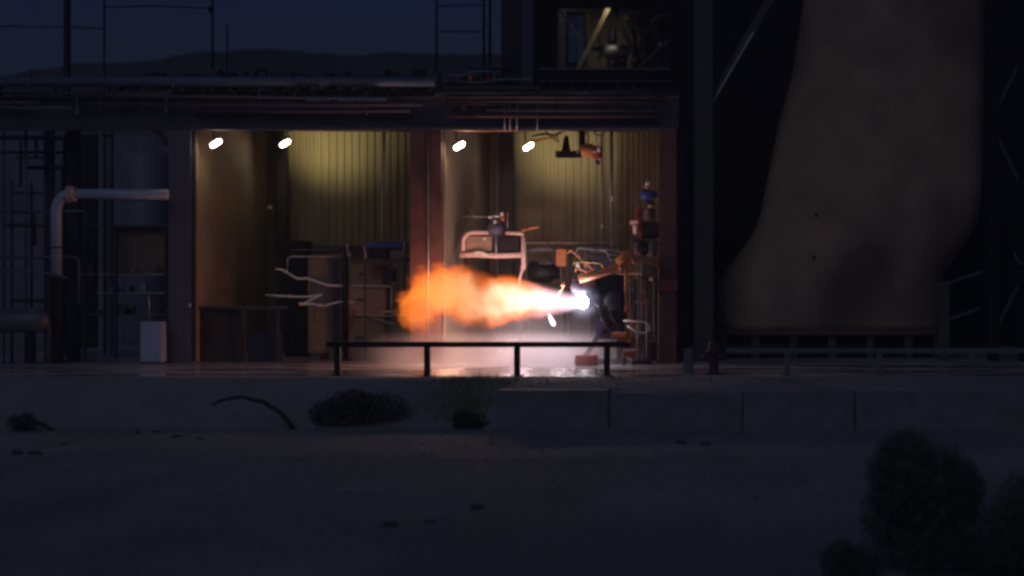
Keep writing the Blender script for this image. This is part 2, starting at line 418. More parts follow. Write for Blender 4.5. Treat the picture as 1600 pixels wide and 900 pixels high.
# flame : real volume in a closed hull around the plume
TOP = [(0, .14), (.45, .24), (1.0, .38), (1.5, .50), (1.95, .66), (2.3, .66), (2.65, .68), (3.1, .84), (3.6, 1.0), (4.1, .86), (4.5, .55), (4.75, .15), (4.95, 0.0)]
BOT = [(0, .14), (.45, .24), (1.0, .36), (1.6, .45), (2.1, .54), (2.6, .64), (3.1, .62), (3.6, .48), (4.1, .62), (4.45, .72), (4.75, .35), (4.95, 0.0)]
def lerp_(pts, u):
    for (a, ra), (b, rb) in zip(pts[:-1], pts[1:]):
        if u <= b: return ra+(rb-ra)*(u-a)/(b-a)
    return .02
def flame_radius(u, sgn=0): return lerp_(TOP if sgn > 0 else BOT, u)+.16*min(1, u)
m = bpy.data.materials.new('flame_gas'); m.use_nodes = True; t = m.node_tree; N = t.nodes; L = t.links; N.clear()
mo = N.new('ShaderNodeOutputMaterial'); tc = N.new('ShaderNodeTexCoord')
def math_(op, a, b=None, c=None, clamp=False):
    n = N.new('ShaderNodeMath'); n.operation = op; n.use_clamp = clamp
    for i, v in enumerate((a, b, c)):
        if v is None: continue
        if isinstance(v, (int, float)): n.inputs[i].default_value = v
        else: L.new(v, n.inputs[i])
    return n.outputs[0]
# object coordinates: origin = nozzle exit, -x downstream
n1 = N.new('ShaderNodeTexNoise'); n1.inputs['Scale'].default_value = 2.0; n1.inputs['Detail'].default_value = 6; n1.inputs['Roughness'].default_value = .55
mpn = N.new('ShaderNodeMapping'); mpn.inputs['Location'].default_value = (3.1, 1.7, 5.2); mpn.inputs['Scale'].default_value = (.9, 1, 1.15)
L.new(tc.outputs['Object'], mpn.inputs[0]); L.new(mpn.outputs[0], n1.inputs['Vector'])
sx0 = N.new('ShaderNodeSeparateXYZ'); L.new(tc.outputs['Object'], sx0.inputs[0])
u0 = math_('MULTIPLY', sx0.outputs[0], -1)
amp = N.new('ShaderNodeMapRange'); amp.inputs[1].default_value = .6; amp.inputs[2].default_value = 3.2; amp.inputs[3].default_value = .05; amp.inputs[4].default_value = 1.15
L.new(u0, amp.inputs[0])
sub = N.new('ShaderNodeVectorMath'); sub.operation = 'SUBTRACT'; sub.inputs[1].default_value = (.5, .5, .5); L.new(n1.outputs['Color'], sub.inputs[0])
scl = N.new('ShaderNodeVectorMath'); scl.operation = 'SCALE'; L.new(sub.outputs[0], scl.inputs[0]); L.new(amp.outputs[0], scl.inputs['Scale'])
add = N.new('ShaderNodeVectorMath'); add.operation = 'ADD'; L.new(tc.outputs['Object'], add.inputs[0]); L.new(scl.outputs[0], add.inputs[1])
sx = N.new('ShaderNodeSeparateXYZ'); L.new(add.outputs[0], sx.inputs[0])
u = math_('MULTIPLY', sx.outputs[0], -1)
ud = math_('DIVIDE', u, 5.0)
def curve(pts):
    f = N.new('ShaderNodeFloatCurve'); cv = f.mapping.curves[0]
    cv.points[0].location = (0, pts[0][1]); cv.points[1].location = (1, 0)
    for a, b in pts[1:]: cv.points.new(a/5, b)
    f.mapping.update(); L.new(ud, f.inputs['Value']); return f.outputs[0]
sg = N.new('ShaderNodeMapRange'); sg.inputs[1].default_value = -.25; sg.inputs[2].default_value = .25; L.new(sx.outputs[2], sg.inputs[0])
ctop = curve(TOP); cbot = curve(BOT)
rcurve = math_('ADD', math_('MULTIPLY', ctop, sg.outputs[0]), math_('MULTIPLY', cbot, math_('SUBTRACT', 1, sg.outputs[0])))
rad = math_('POWER', math_('ADD', math_('POWER', sx.outputs[1], 2), math_('POWER', sx.outputs[2], 2)), .5)
edge = math_('SUBTRACT', rcurve, rad)           # >0 inside, in metres
soft = N.new('ShaderNodeMapRange'); soft.inputs[1].default_value = -.08; soft.inputs[2].default_value = .13; soft.interpolation_type = 'SMOOTHSTEP'
L.new(edge, soft.inputs[0])
core = N.new('ShaderNodeMapRange'); core.inputs[1].default_value = .03; core.inputs[2].default_value = .36; core.interpolation_type = 'SMOOTHSTEP'; L.new(edge, core.inputs[0])
up_ = N.new('ShaderNodeMapRange'); up_.inputs[1].default_value = 0; up_.inputs[2].default_value = .05; L.new(u0, up_.inputs[0])
# fine billow
n2 = N.new('ShaderNodeTexNoise'); n2.inputs['Scale'].default_value = 2.4; n2.inputs['Detail'].default_value = 4; L.new(add.outputs[0], n2.inputs['Vector'])
bil = N.new('ShaderNodeMapRange'); bil.inputs[1].default_value = .35; bil.inputs[2].default_value = .65; bil.inputs[3].default_value = .55; bil.inputs[4].default_value = 1.15; L.new(n2.outputs['Fac'], bil.inputs[0])
colu = N.new('ShaderNodeValToRGB'); e = colu.color_ramp.elements
e[0].position = 0; e[0].color = (.9, .88, 1.0, 1); e[1].position = 1; e[1].color = (.85, .20, .02, 1)
for pos, c in ((.08, (1, .86, .95)), (.22, (1, .72, .62)), (.48, (1, .70, .44)), (.66, (1, .40, .12)), (.84, (.92, .26, .035))):
    x = e.new(pos); x.color = c+(1,)
L.new(math_('DIVIDE', u0, 5.0), colu.inputs[0])
mixc = N.new('ShaderNodeMix'); mixc.data_type = 'RGBA'; L.new(core.outputs[0], mixc.inputs[0])
# edge colour: orange downstream, pinkish near nozzle
cole = N.new('ShaderNodeValToRGB'); e = cole.color_ramp.elements
e[0].position = .04; e[0].color = (.75, .55, .70, 1); e[1].position = .34; e[1].color = (1, .17, .012, 1)
L.new(math_('DIVIDE', u0, 5.0), cole.inputs[0])
L.new(cole.outputs[0], mixc.inputs[6]); L.new(colu.outputs[0], mixc.inputs[7])
# the narrow hot end is thinner, so its gas is brighter per metre
st = N.new('ShaderNodeMapRange'); st.inputs[1].default_value = 0; st.inputs[2].default_value = 2.6; st.inputs[3].default_value = 8; st.inputs[4].default_value = 1.2; L.new(u0, st.inputs[0])
strength = math_('MULTIPLY', math_('MULTIPLY', math_('MULTIPLY', soft.outputs[0], bil.outputs[0]), st.outputs[0]), up_.outputs[0])
em = N.new('ShaderNodeEmission'); L.new(mixc.outputs[2], em.inputs[0]); L.new(strength, em.inputs[1])
ab = N.new('ShaderNodeVolumeAbsorption'); ab.inputs[0].default_value = (.4, .25, .15, 1); L.new(math_('MULTIPLY', soft.outputs[0], .45), ab.inputs[1])
ad = N.new('ShaderNodeAddShader'); L.new(em.outputs[0], ad.inputs[0]); L.new(ab.outputs[0], ad.inputs[1]); L.new(ad.outputs[0], mo.inputs['Volume'])
M['flame'] = m
fl = thing('rocket_flame', 'bright orange and yellow exhaust plume shooting left from the engine nozzle', 'flame', NZ)
mb = MB(); rings = []
nr = 26
for i in range(29):
    uu = -.02+5.3*i/28; ring = []
    for k in range(nr):
        an = 2*math.pi*k/nr
        q = Vector((uu*1.1, math.cos(an)*1.5, math.sin(an)*1.5))
        w_ = .5+.5*max(-1, min(1, math.sin(an)*2.2)); e0 = max(0, uu-.1)
        r0 = w_*flame_radius(e0, 1)+(1-w_)*flame_radius(e0, -1) if e0 < 4.9 else .3
        r0 = max(r0*1.08, .13)
        rr = r0*(1+.10*min(1, uu/2)*noise.noise(q))
        ring.append(mb.bm.verts.new(NZ+Vector((-uu, math.cos(an)*rr, math.sin(an)*rr))))
    rings.append(ring)
mb.skin(rings); fo = mb.build('flame_plume', M['flame'], fl)
# white hot throat of the jet
mb = MB(); mb.ball(NZ+Vector((-.03, -.05, .0)), .17, 1.1, 1, 1); hc = mb.build('hot_core', emis('jet_core_glow', (.95, .92, 1), 55), fl)
# halo of glare round the nozzle, put in as an emitting volume
m = bpy.data.materials.new('nozzle_halo'); m.use_nodes = True; t = m.node_tree; N = t.nodes; L = t.links; N.clear()
mo = N.new('ShaderNodeOutputMaterial'); tc = N.new('ShaderNodeTexCoord'); off = N.new('ShaderNodeVectorMath'); off.operation = 'SUBTRACT'; off.inputs[1].default_value = (-.05, -.1, 0)
L.new(tc.outputs['Object'], off.inputs[0]); ln = N.new('ShaderNodeVectorMath'); ln.operation = 'LENGTH'; L.new(off.outputs[0], ln.inputs[0])
fa_ = N.new('ShaderNodeMapRange'); fa_.inputs[1].default_value = .1; fa_.inputs[2].default_value = .6; fa_.inputs[3].default_value = 1; fa_.inputs[4].default_value = 0; L.new(ln.outputs['Value'], fa_.inputs[0])
em = N.new('ShaderNodeEmission'); em.inputs[0].default_value = (.72, .70, 1, 1); L.new(math_('MULTIPLY', math_('POWER', fa_.outputs[0], 3.0), 3.2), em.inputs[1]); L.new(em.outputs[0], mo.inputs['Volume'])
mb = MB(); mb.ball(NZ+Vector((-.05, -.1, 0)), .62); mb.build('nozzle_halo', m, fl)
# light cast by the plume
def plight(par, p, e_, col, r_):
    l = bpy.data.lights.new('plume_light', 'POINT'); l.energy = e_; l.color = col; l.shadow_soft_size = r_
    o = bpy.data.objects.new('plume_light', l); C.objects.link(o); o.parent = par; o.location = Vector(p)-Vector(par['o_']); return o
plight(fl, NZ+Vector((-1.7, 0, -.1)), 110, (1, .80, .86), .28)
plight(fl, NZ+Vector((-.75, 0, -.05)), 60, (1, .86, .92), .12)
plight(fl, NZ+Vector((-3.5, 0, -.15)), 160, (1, .50, .34), .35)

# engine: nozzle bell, chamber, injector dome, thrust frame
en = thing('rocket_engine', 'dark rocket engine on its thrust mount, firing to the left', 'rocket engine', P(950, 560, DE))
ax = Vector((-1, 0, 0))
mb = MB(); mb.lathe(NZ+Vector((.42, 0, 0)), ax, [(0, .07), (.06, .09), (.2, .14), (.36, .185), (.42, .2), (.42, .18), (.3, .15), (.1, .06)], 24); mb.build('nozzle', M['steel_grey'], en)
mb = MB(); mb.lathe(NZ+Vector((.95, 0, .02)), ax, [(0, .2), (.03, .24), (.35, .24), (.42, .18), (.52, .08)], 24); mb.build('combustion_chamber', M['violet'], en)
mb = MB(); mb.ball(P(917, 449, DE+.25), .34, 1.25, 1, .9); mb.build('insulation_dome', M['violet'], en)
mb = MB()
mb.pbox(938, 430, 975, 500, DE+.05, .9); mb.build('thrust_frame', M['bluedark'], en, bevel=.04)
mb = MB(); mb.pbox(930, 498, 972, 530, DE+.35, .7); mb.pbox(922, 562, 976, 569, DE+.3, .9); mb.bar(P(908, 568, DE+.3), P(950, 500, DE+.3), .12); mb.bar(P(968, 566, DE+.3), P(968, 500, DE+.3), .14); mb.build('engine_mount', M['bluedark'], en, bevel=.03)
for k in range(5):
    mb = MB(); a = P(925+k*9, 452+5*(k % 2), DE-.05); b = P(940+k*7, 505+8*(k % 3), DE-.1)
    mb.tube([a, a+Vector((.05, -.1, -.25)), b+Vector((-.1, -.1, .2)), b], .016+.006*(k % 2), 8); mb.build('feed_line', M['steel_grey'] if k % 2 else M['bluedark'], en)
mb = MB(); mb.tube([P(928, 471, DE-.12), P(933, 478, DE-.12), P(941, 482, DE-.12)], .022, 8); mb.build('igniter_line', M['alu'], en)
mb = MB(); mb.tube([P(868, 466, DE+.3), P(880, 450, DE+.3), P(881, 440, DE+.3)], .02, 8); mb.ball(P(880, 446, DE+.25), .045); mb.build('sensor_probe', M['copper'], en)

# copper feed pipes coming down from the right
cp = thing('copper_feed_pipe', 'thick copper coloured pipe running down from the right column to the engine', 'pipe', P(960, 430, DE-.2))
mb = MB(); mb.tube([P(905, 436, DE-.2), P(945, 424, DE-.2), P(970, 415, DE-.1)], .11, 16); mb.build('pipe', M['copper'], cp)
mb = MB(); mb.tube([P(946, 423.5, DE-.2), P(969, 416, DE-.1), P(985, 408, DE), P(1000, 404, DE), P(1026, 410, DE+.4), P(1026, 411, DE+1.6)], .095, 16); mb.build('pipe', M['copper'], cp)
for q in ((945, 424), (969, 416), (990, 406)):
    c = P(q[0], q[1], DE-.15); mb = MB(); dr = (P(969, 415, DE)-P(945, 424, DE)).normalized(); mb.lathe(c-dr*.03, dr, [(0, .12), (.06, .12)], 16); mb.build('flange', M['copper'], cp)
mb = MB(); mb.tube([P(978, 418, DE-.05), P(978, 488, DE-.05)], .045, 12); mb.build('drop_leg', M['copper'], cp)
vt = thing('copper_silencer', 'short fat orange lit cylinder lying above the feed pipe', 'pipe', P(975, 400, DE-.3))
dr = (P(986, 392, DE)-P(965, 410, DE)).normalized(); c = P(964, 411, DE-.3)
mb = MB(); mb.lathe(c, dr, [(0, .05), (.02, .1), (.5, .1), (.53, .05)], 16); mb.build('body', M['orange'], vt)
mb = MB(); mb.tube([c+dr*.5, c+dr*.66+Vector((0, 0, .02)), P(996, 380, DE-.2)], .035, 10); mb.build('pipe', M['copper'], vt)

# loop of bent tube on the right of the engine
mb = MB(); mb.tube([P(974, 501, DE-.3), P(1008, 503, DE-.3), P(1017, 512, DE-.3), P(1010, 520, DE-.3), P(997, 520, DE-.3), P(980, 509, DE-.3)], .024, 10)
tag(mb.build('bent_tube', M['alu'], None), 'bright bent tube making a flat loop right of the engine', 'pipe')
st_ = thing('pipe_standpipe', 'two thin upright pipes behind the bent tube loop', 'pipe', P(1003, 560, DE+.2))
for px, y0 in ((996, 440), (1010.5, 466)):
    mb = MB(); mb.tube([P(px, 566, DE+.2), P(px, y0, DE+.2)], .02 if px < 1000 else .018, 8); mb.build('pipe', M['galv'], st_)
mb = MB(); mb.pbox(989, 564, 1018, 569.5, DE+.1, .3); mb.build('foot', M['steel_black'], st_)
# low red service cart
ct = thing('red_service_cart', 'low red service cart on the wet pad right of the engine', 'cart', P(985, 570, DE-.6))
dd = DE-.6
mb = MB(); mb.pbox(955, 520, 979, 527, dd, .5); mb.build('upper_tray', M['orange'], ct, bevel=.01)
mb = MB(); mb.pbox(973, 545, 993, 549, dd, .5); mb.build('lower_tray', M['pinkpipe'], ct, bevel=.01)
mb = MB(); mb.pbox(968, 527, 990, 545, dd+.05, .4); mb.pbox(974, 549, 992, 558, dd+.05, .4); mb.build('body', M['red'], ct, bevel=.01)
for px in (975, 990):
    mb = MB(); mb.pbox(px-1.2, 558.3, px+1.2, 569, dd+.1, .05); mb.build('leg', M['steel_black'], ct)
    c = P(px, 567, dd+.12); mb = MB(); mb.lathe((c.x-.03, c.y, .075), (1, 0, 0), [(0, .06), (.04, .06)], 14); mb.build('wheel', M['rubber'], ct)
mb = MB(); mb.tube([P(984, 528, dd-.03), P(984, 540, dd-.03)], .03, 10); mb.build('valve_handle', M['brass'], ct)
mb = MB(); mb.pbox(898, 546, 931, 562, DE-.5, .5); rb = mb.build('red_box', M['red'], None, bevel=.02); rb.location.z = .013
tag(rb, 'low red metal box standing under the nozzle in the steam', 'box')
# bright fragment
fr = thing('glowing_fragment', 'small white hot sliver hanging in the steam just below the nozzle', 'fragment', P(862, 501, DE-.8))
mb = MB(); a = P(857.5, 491, DE-.8); b = P(866, 509, DE-.8); mb.tube([a, a.lerp(b, .3), a.lerp(b, .75), b], lambda s: (.015, .045, .06, .03)[round(s*3)], 10, rounded=False); mb.build('fragment', M['hot'], fr)

# steam: low mound of vapour over the wet pad
m = bpy.data.materials.new('steam'); m.use_nodes = True; t = m.node_tree; N = t.nodes; L = t.links; N.clear()
mo = N.new('ShaderNodeOutputMaterial'); pv = N.new('ShaderNodeVolumePrincipled')
tc = N.new('ShaderNodeTexCoord'); n1 = N.new('ShaderNodeTexNoise'); n1.inputs['Scale'].default_value = .8; n1.inputs['Detail'].default_value = 4
L.new(tc.outputs['Object'], n1.inputs['Vector'])
mr = N.new('ShaderNodeMapRange'); mr.inputs[1].default_value = .34; mr.inputs[2].default_value = .68; mr.inputs[3].default_value = .05; mr.inputs[4].default_value = .9; L.new(n1.outputs['Fac'], mr.inputs[0])
sx = N.new('ShaderNodeSeparateXYZ'); L.new(tc.outputs['Object'], sx.inputs[0])
mz = N.new('ShaderNodeMapRange'); mz.inputs[1].default_value = 0; mz.inputs[2].default_value = .85; mz.inputs[3].default_value = 1.35; mz.inputs[4].default_value = .11; L.new(sx.outputs[2], mz.inputs[0])
ln = N.new('ShaderNodeVectorMath'); ln.operation = 'LENGTH'
mp = N.new('ShaderNodeVectorMath'); mp.operation = 'MULTIPLY'; mp.inputs[1].default_value = (1/3.9, 1/2.7, 1/1.7); L.new(tc.outputs['Object'], mp.inputs[0]); L.new(mp.outputs[0], ln.inputs[0])
me_ = N.new('ShaderNodeMapRange'); me_.inputs[1].default_value = .62; me_.inputs[2].default_value = 1.0; me_.inputs[3].default_value = 1; me_.inputs[4].default_value = 0; L.new(ln.outputs['Value'], me_.inputs[0])
dn = math_('MULTIPLY', math_('MULTIPLY', mr.outputs[0], mz.outputs[0]), math_('MULTIPLY', me_.outputs[0], 1.3)); L.new(dn, pv.inputs['Density'])
pv.inputs['Color'].default_value = (.95, .95, 1.0, 1); pv.inputs['Anisotropy'].default_value = .2
L.new(pv.outputs[0], mo.inputs['Volume']); M['steam'] = m
mb = MB(); cst = Vector((X(785, 59.9), 60.1, .02)); rings = []
for j in range(9):
    th = math.pi/2*j/8; ring = []
    for k in range(40):
        an = 2*math.pi*k/40; rr = math.cos(th)*(1+.08*noise.noise(Vector((math.cos(an)*2, math.sin(an)*2, j*.3))))+.002
        ring.append(mb.bm.verts.new(cst+Vector((math.cos(an)*rr*3.95, math.sin(an)*rr*2.7, math.sin(th)*1.7))))
    rings.append(ring)
mb.skin(rings); tag(mb.build('steam', M['steam']), 'pale pinkish steam spreading low over the wet pad below the flame', 'steam', kind='stuff')

# ================================================================== LEFT BAY CONTENT
DB = 63.5
def tubeobj(pts, d, r, m, name, label, cat='pipe', parent=None, n=10):
    mb = MB(); mb.tube([P(p[0], p[1], d if len(p) < 3 else p[2]) for p in pts], r, n); o = mb.build(name, m, parent)
    if parent is None: tag(o, label, cat)
    return o
cab = thing('workbench', 'dark low workbench with a thin pale top against the tan partition', 'bench', P(370, 560, 60.15))
mb = MB(); mb.pbox(301, 479, 440, 484, 60.6, .7); mb.build('top', M['steel_dark'], cab, bevel=.01)
mb = MB(); mb.pbox(312, 484.5, 378, 566, 60.75, .4); mb.build('cabinet', M['cabm'], cab, bevel=.01)
mb = MB(); mb.pbox(388, 520, 436, 566, 60.75, .4); mb.build('cabinet', M['bluedark'], cab, bevel=.01)
for px in (305, 382, 434):
    mb = MB(); mb.pbox(px-2, 484.5, px+2, 572, 60.63, .06); mb.build('leg', M['steel_dark'], cab)
lk = thing('tall_locker', 'tall black locker standing behind the bright pipes', 'locker', P(462, 560, 63.6))
mb = MB(); mb.pbox(444, 376, 479, 563, 63.6, .6); mb.build('carcass', M['steel_black'], lk, bevel=.015)
mb = MB(); mb.pbox(446, 379, 461, 555, 63.57, .025); mb.build('door', M['steel_black'], lk)
mb = MB(); mb.pbox(462.5, 379, 477, 555, 63.57, .025); mb.build('door', M['steel_black'], lk)
rk = thing('tan_equipment_rack', 'tan painted rack of panels between the locker and the dark post', 'rack', P(508, 562, 62.3))
mb = MB(); mb.pbox(481, 398, 534, 552, 62.3, .5); mb.build('carcass', M['card'], rk, bevel=.015)
for y0, y1 in ((402, 428), (432, 470), (475, 505), (510, 548)):
    mb = MB(); mb.pbox(486 if y0 != 475 else 492, y0, 515, y1, 62.27, .025); mb.build('panel', M['steel_grey' if y0 == 432 else 'card'], rk)
mb = MB(); mb.pbox(519, 405, 530, 545, 62.26, .03); mb.build('cable_duct', M['steel_dark'], rk)
for k, (a, b, c, d_, mm, lb_) in enumerate(((546, 415, 598, 442, 'card', 'topmost tan crate of the stack left of the flame'), (543, 449, 603, 487, 'wood', 'brown plywood crate in the middle of the stack'), (541, 498, 600, 558, 'card', 'large tan crate at the bottom of the stack, behind the guard rail'))):
    t_ = thing('equipment_crate', lb_, 'crate', P((a+c)/2, d_, 61.9), 'crates stacked in the left bay')
    mb = MB(); mb.pbox(a, b, c, d_+(6 if k < 2 else 5), 61.9, .7); mb.build('body', M[mm], t_, bevel=.01)
    mb = MB(); mb.pbox(a-1, b-1.5, c+1, b+2, 61.87, .76); mb.build('lid', M['card'], t_, bevel=.005)
    mb = MB(); mb.pbox(a+14, (b+d_)/2-2, a+26, (b+d_)/2+2, 61.86, .035); mb.build('handle', M['steel_dark'], t_)
# dark post with valve head, in front of bay
ps = thing('pipe_stand', 'thin dark upright post carrying the bright pipe runs of the left bay', 'post', P(540, 590, 61.8))
mb = MB(); a = P(540, 388, 61.8); mb.tube([(a.x, a.y, .012), a], .07, 12); mb.build('pole', M['steel_black'], ps)
mb = MB(); mb.lathe((a.x, a.y, .012), (0, 0, 1), [(0, .16), (.03, .16), (.05, .07)], 16); mb.build('base_plate', M['steel_black'], ps)
mb = MB(); mb.ball(P(546, 398, 61.7), .07); mb.ball(P(543, 384, 61.7), .05); mb.tube([P(543, 396, 61.7), P(543, 382, 61.7)], .025, 8); mb.build('valve', M['galv'], ps)
tubeobj([(430, 420.5), (441, 421.5), (450, 427), (465, 436), (480, 435), (497, 441), (512, 446), (530, 446.5)], 61.9, .03, M['alu'], 'bright_pipe', 'bright polished pipe stepping down in a double bend at the left bay')
tubeobj([(531, 446.5), (609, 447.5), (612, 450), (611.5, 487)], 61.9, .026, M['alu'], 'bright_pipe', 'bright pipe running level, then dropping just left of the flame')
tubeobj([(449, 420), (449, 404), (455, 401), (545, 401)], 62.1, .024, M['galv'], 'grey_pipe', 'thin grey pipe with a square bend ending at the valve of the dark post')
tubeobj([(455, 391), (520, 390), (543, 384)], 62.3, .018, M['steel_grey'], 'grey_pipe', 'faint thin tube just above the square bent grey pipe')
tubeobj([(415, 461), (440, 463), (478, 464), (501, 461), (503, 460), (487, 468), (470, 476), (488, 475), (507, 478), (520, 474), (532, 471.5), (555, 473)], 61.9, .026, M['alu'], 'bright_pipe', 'bright zigzag pipe folded back on itself below the stepped pipe')
for q in ((478, 435, 'pale coupling where the stepped pipe levels out halfway'), (446, 424, 'pale coupling at the upper left end of the stepped pipe'), (470, 475, 'pale coupling at the sharp left fold of the zigzag pipe'), (500, 477, 'pale coupling just right of the sharp left fold of the zigzag pipe'), (540, 472, 'pale coupling at the dark post on the right end of the zigzag pipe'), (452, 463, 'pale coupling on the upper level run of the zigzag pipe')):
    mb = MB(); mb.ball(P(q[0], q[1], 61.86), .042, 1.6, 1, 1); tag(mb.build('pipe_coupling', M['white']), q[2], 'fitting', 'couplings on the bright pipes')
tubeobj([(553, 492), (600, 493), (640, 492)], 61.9, .02, M['pinkpipe'], 'grey_pipe', 'thin reddish lit pipe running level into the orange flame end')
tubeobj([(580, 489), (584, 496), (598, 502), (625, 509)], 61.8, .024, M['galv'], 'grey_pipe', 'grey pipe sloping down to the right under the flame tip')
tubeobj([(597, 488), (606, 486.5), (618, 488)], 61.8, .035, M['pinkpipe'], 'hose_bundle', 'short pinkish hose lying on the level pipe near the flame tip', 'hose')
tubeobj([(553, 484), (551, 500), (547, 515)], 61.7, .03, M['red'], 'orange_cable', 'short orange cable hanging beside the dark post', 'cable')
# hanging conduits
tubeobj([(601, 204), (600, 250), (597, 320), (597, 383)], 62.8, .03, M['alu'], 'hanging_conduit', 'thin pale conduit hanging down in front of the left corrugated wall', 'conduit')
tubeobj([(462, 180), (462, 203.5), (601, 203.5), (636, 205)], 60.9, .03, M['alu'], 'ceiling_conduit', 'pale conduit running level under the roof beam of the left bay', 'conduit')
# small wall camera
sc_ = thing('wall_socket', 'tiny pale box mounted on the tan partition edge under the second floodlight', 'box', P(421, 324, 66.6))
mb = MB(); mb.pbox(417.5, 321, 424, 326.5, 66.6, .15); mb.build('body', M['white'], sc_, bevel=.02)
mb = MB(); mb.tube([P(424, 325, 66.65), P(427, 330, 66.65), P(427, 400, 66.65)], .012, 6); mb.build('wire', M['galv'], sc_)
hk = thing('cable_hook', 'tiny bright hook on the edge of the left dark column', 'hook', P(297, 477, 59.95))
mb = MB(); mb.ball(P(296.5, 477, 59.93), .035, 1, 1, 1.5); mb.build('hook', M['white'], hk)
# fire extinguishers (red)
for px, y0, h, lb_ in ((507, 508, 55, 'tall red gas cylinder left of the first guard rail post'), ):
    t_ = thing('red_gas_cylinder', lb_, 'cylinder', P(px, 560, 62.6))
    c = P(px, 560, 62.6)
    mb = MB(); mb.lathe((c.x, c.y, .012), (0, 0, 1), [(0, .11), (.02, .125), (.92, .125), (1.02, .09), (1.08, .04)], 18); mb.build('body', M['red'], t_)
    mb = MB(); mb.tube([(c.x, c.y, 1.08), (c.x, c.y, 1.18), (c.x+.06, c.y-.05, 1.22)], .025, 8); mb.build('valve', M['brass'], t_)
    mb = MB(); mb.tube([(c.x+.06, c.y-.05, 1.22), P(508, 485, 62.5), P(511, 460, 62.4), P(508, 447, 62.2)], .018, 8); mb.build('hose', M['red'], t_)
# blue instrument rack at right of left bay
br = thing('blue_instrument_bench', 'blue topped instrument bench with dark boxes, left of the reddish column', 'bench', P(600, 560, 61.2))
mb = MB(); mb.pbox(572, 378, 631, 387, 61.2, .5); mb.build('blue_top', M['blue'], br, bevel=.01)
mb = MB(); mb.pbox(576, 389, 606, 404, 61.25, .4); mb.build('instrument', M['steel_black'], br, bevel=.02)
mb = MB(); mb.pbox(609, 391, 628, 404, 61.22, .4); mb.build('instrument', M['steel_grey'], br, bevel=.02)
mb = MB(); mb.pbox(566, 405, 634, 409, 61.2, .6); mb.build('shelf', M['steel_dark'], br, bevel=.01)
for px in (570, 631):
    mb = MB(); mb.pbox(px-1.5, 409.3, px+1.5, 570, 61.22, .06); mb.build('leg', M['steel_dark'], br)
mb = MB(); mb.tube([P(571, 404, 61.15), P(571, 395, 61.15), P(569, 385, 61.15)], .03, 8); mb.tube([P(630, 402, 61.1), P(632, 380, 61.1), P(632, 378, 61.1)], .03, 8); mb.build('bracket', M['galv'], br)
mb = MB(); mb.pbox(597, 420, 615, 440, 61.3, .4); mb.build('junction_box', M['bluedark'], br, bevel=.02)

# ================================================================== RIGHT BAY CONTENT
DR = 61.6
rg = thing('engine_test_rig', 'pinkish lit pipe frame with a domed valve, standing over the flame', 'test rig', P(770, 560, DR))
mb = MB(); mb.tube([P(724, 392, DR), P(724, 372, DR), P(733, 363.5, DR), P(768, 363.5, DR)], .055, 12); mb.build('top_tube', M['pinkpipe'], rg)
mb = MB(); mb.tube([P(790, 364, DR), P(817, 365, DR), P(817, 375, DR)], .05, 12); mb.build('top_tube', M['pinkpipe'], rg)
mb = MB(); mb.tube([P(719, 398.5, DR), P(745, 398, DR), P(775, 400, DR), P(819, 398, DR)], .075, 12); mb.build('cross_tube', M['pinkpipe'], rg)
mb = MB(); mb.tube([P(740, 396, DR-.06), P(748, 393.5, DR-.06), P(757, 396, DR-.06), P(764, 400, DR-.06)], .04, 10); mb.build('hose', M['white'], rg)
mb = MB(); mb.tube([P(818, 370, DR-.02), P(818.5, 417, DR-.02), P(813, 430, DR-.02), P(811, 446, DR-.02)], lambda s: .068 if s < .45 else .035, 12); mb.build('upright', M['pinkpipe'], rg)
mb = MB(); mb.tube([P(775, 367, DR-.02), P(775, 398, DR-.02)], .02, 8); mb.build('stay', M['galv'], rg)
mb = MB(); mb.pbox(728, 369, 768, 393, DR+.1, .35); mb.build('back_plate', M['wood'], rg, bevel=.01)
mb = MB(); mb.pbox(780, 370, 811, 394, DR+.08, .4); mb.build('control_box', M['steel_black'], rg, bevel=.02)
mb = MB(); mb.tube([P(728, 404, DR+.3), P(728, 560, DR+.3)], .05, 8); mb.tube([P(812, 404, DR+.4), P(812, 560, DR+.4)], .05, 8); mb.build('support_leg', M['steel_dark'], rg)
dm = MB(); dm.ball(P(774, 357, DR), .23, 1, 1, .9); dm.lathe(P(774, 368, DR), (0, 0, 1), [(0, .16), (.1, .2), (.12, .12)], 16); do_ = dm.build('valve_dome', M['violet'], rg)
mb = MB(); mb.ball(P(773.5, 346.5, DR-.2), .045); mb.ball(P(784.5, 334.5, DR-.05), .05, 1, 1, 1.2); mb.ball(P(766, 339.5, DR-.05), .04, 1.5, 1, 1); mb.ball(P(775, 338, DR-.05), .045); mb.tube([P(766, 339, DR), P(783, 338, DR), P(786, 345, DR)], .025, 8); mb.ball(P(757, 373, DR-.1), .035); mb.build('fitting', M['alu'], rg)
mb = MB(); mb.lathe(P(785, 344, DR), (0, 0, 1), [(0, .06), (.12, .07), (.16, .03)], 12); mb.build('solenoid', M['red'], rg)
mb = MB(); mb.tube([P(722, 338.5, DR), P(745, 339, DR), P(766, 339, DR)], .012, 6); mb.build('whip_line', M['galv'], rg)
mb = MB(); mb.tube([P(703, 285, 62.6), P(747, 345, DR+.1)], .008, 6); mb.build('guy_wire', M['steel_grey'], rg)
mb = MB(); mb.tube([P(793, 330, DR+.1), P(793, 357, DR+.1)], .014, 6); mb.build('stem', M['galv'], rg)
mb = MB(); mb.tube([P(817, 361, DR), P(828, 357, DR), P(842, 354.5, DR)], lambda s: .018+.012*s, 8); mb.tube([P(817, 366, DR), P(817, 357, DR)], .018, 8); mb.build('lever', M['orange'], rg)

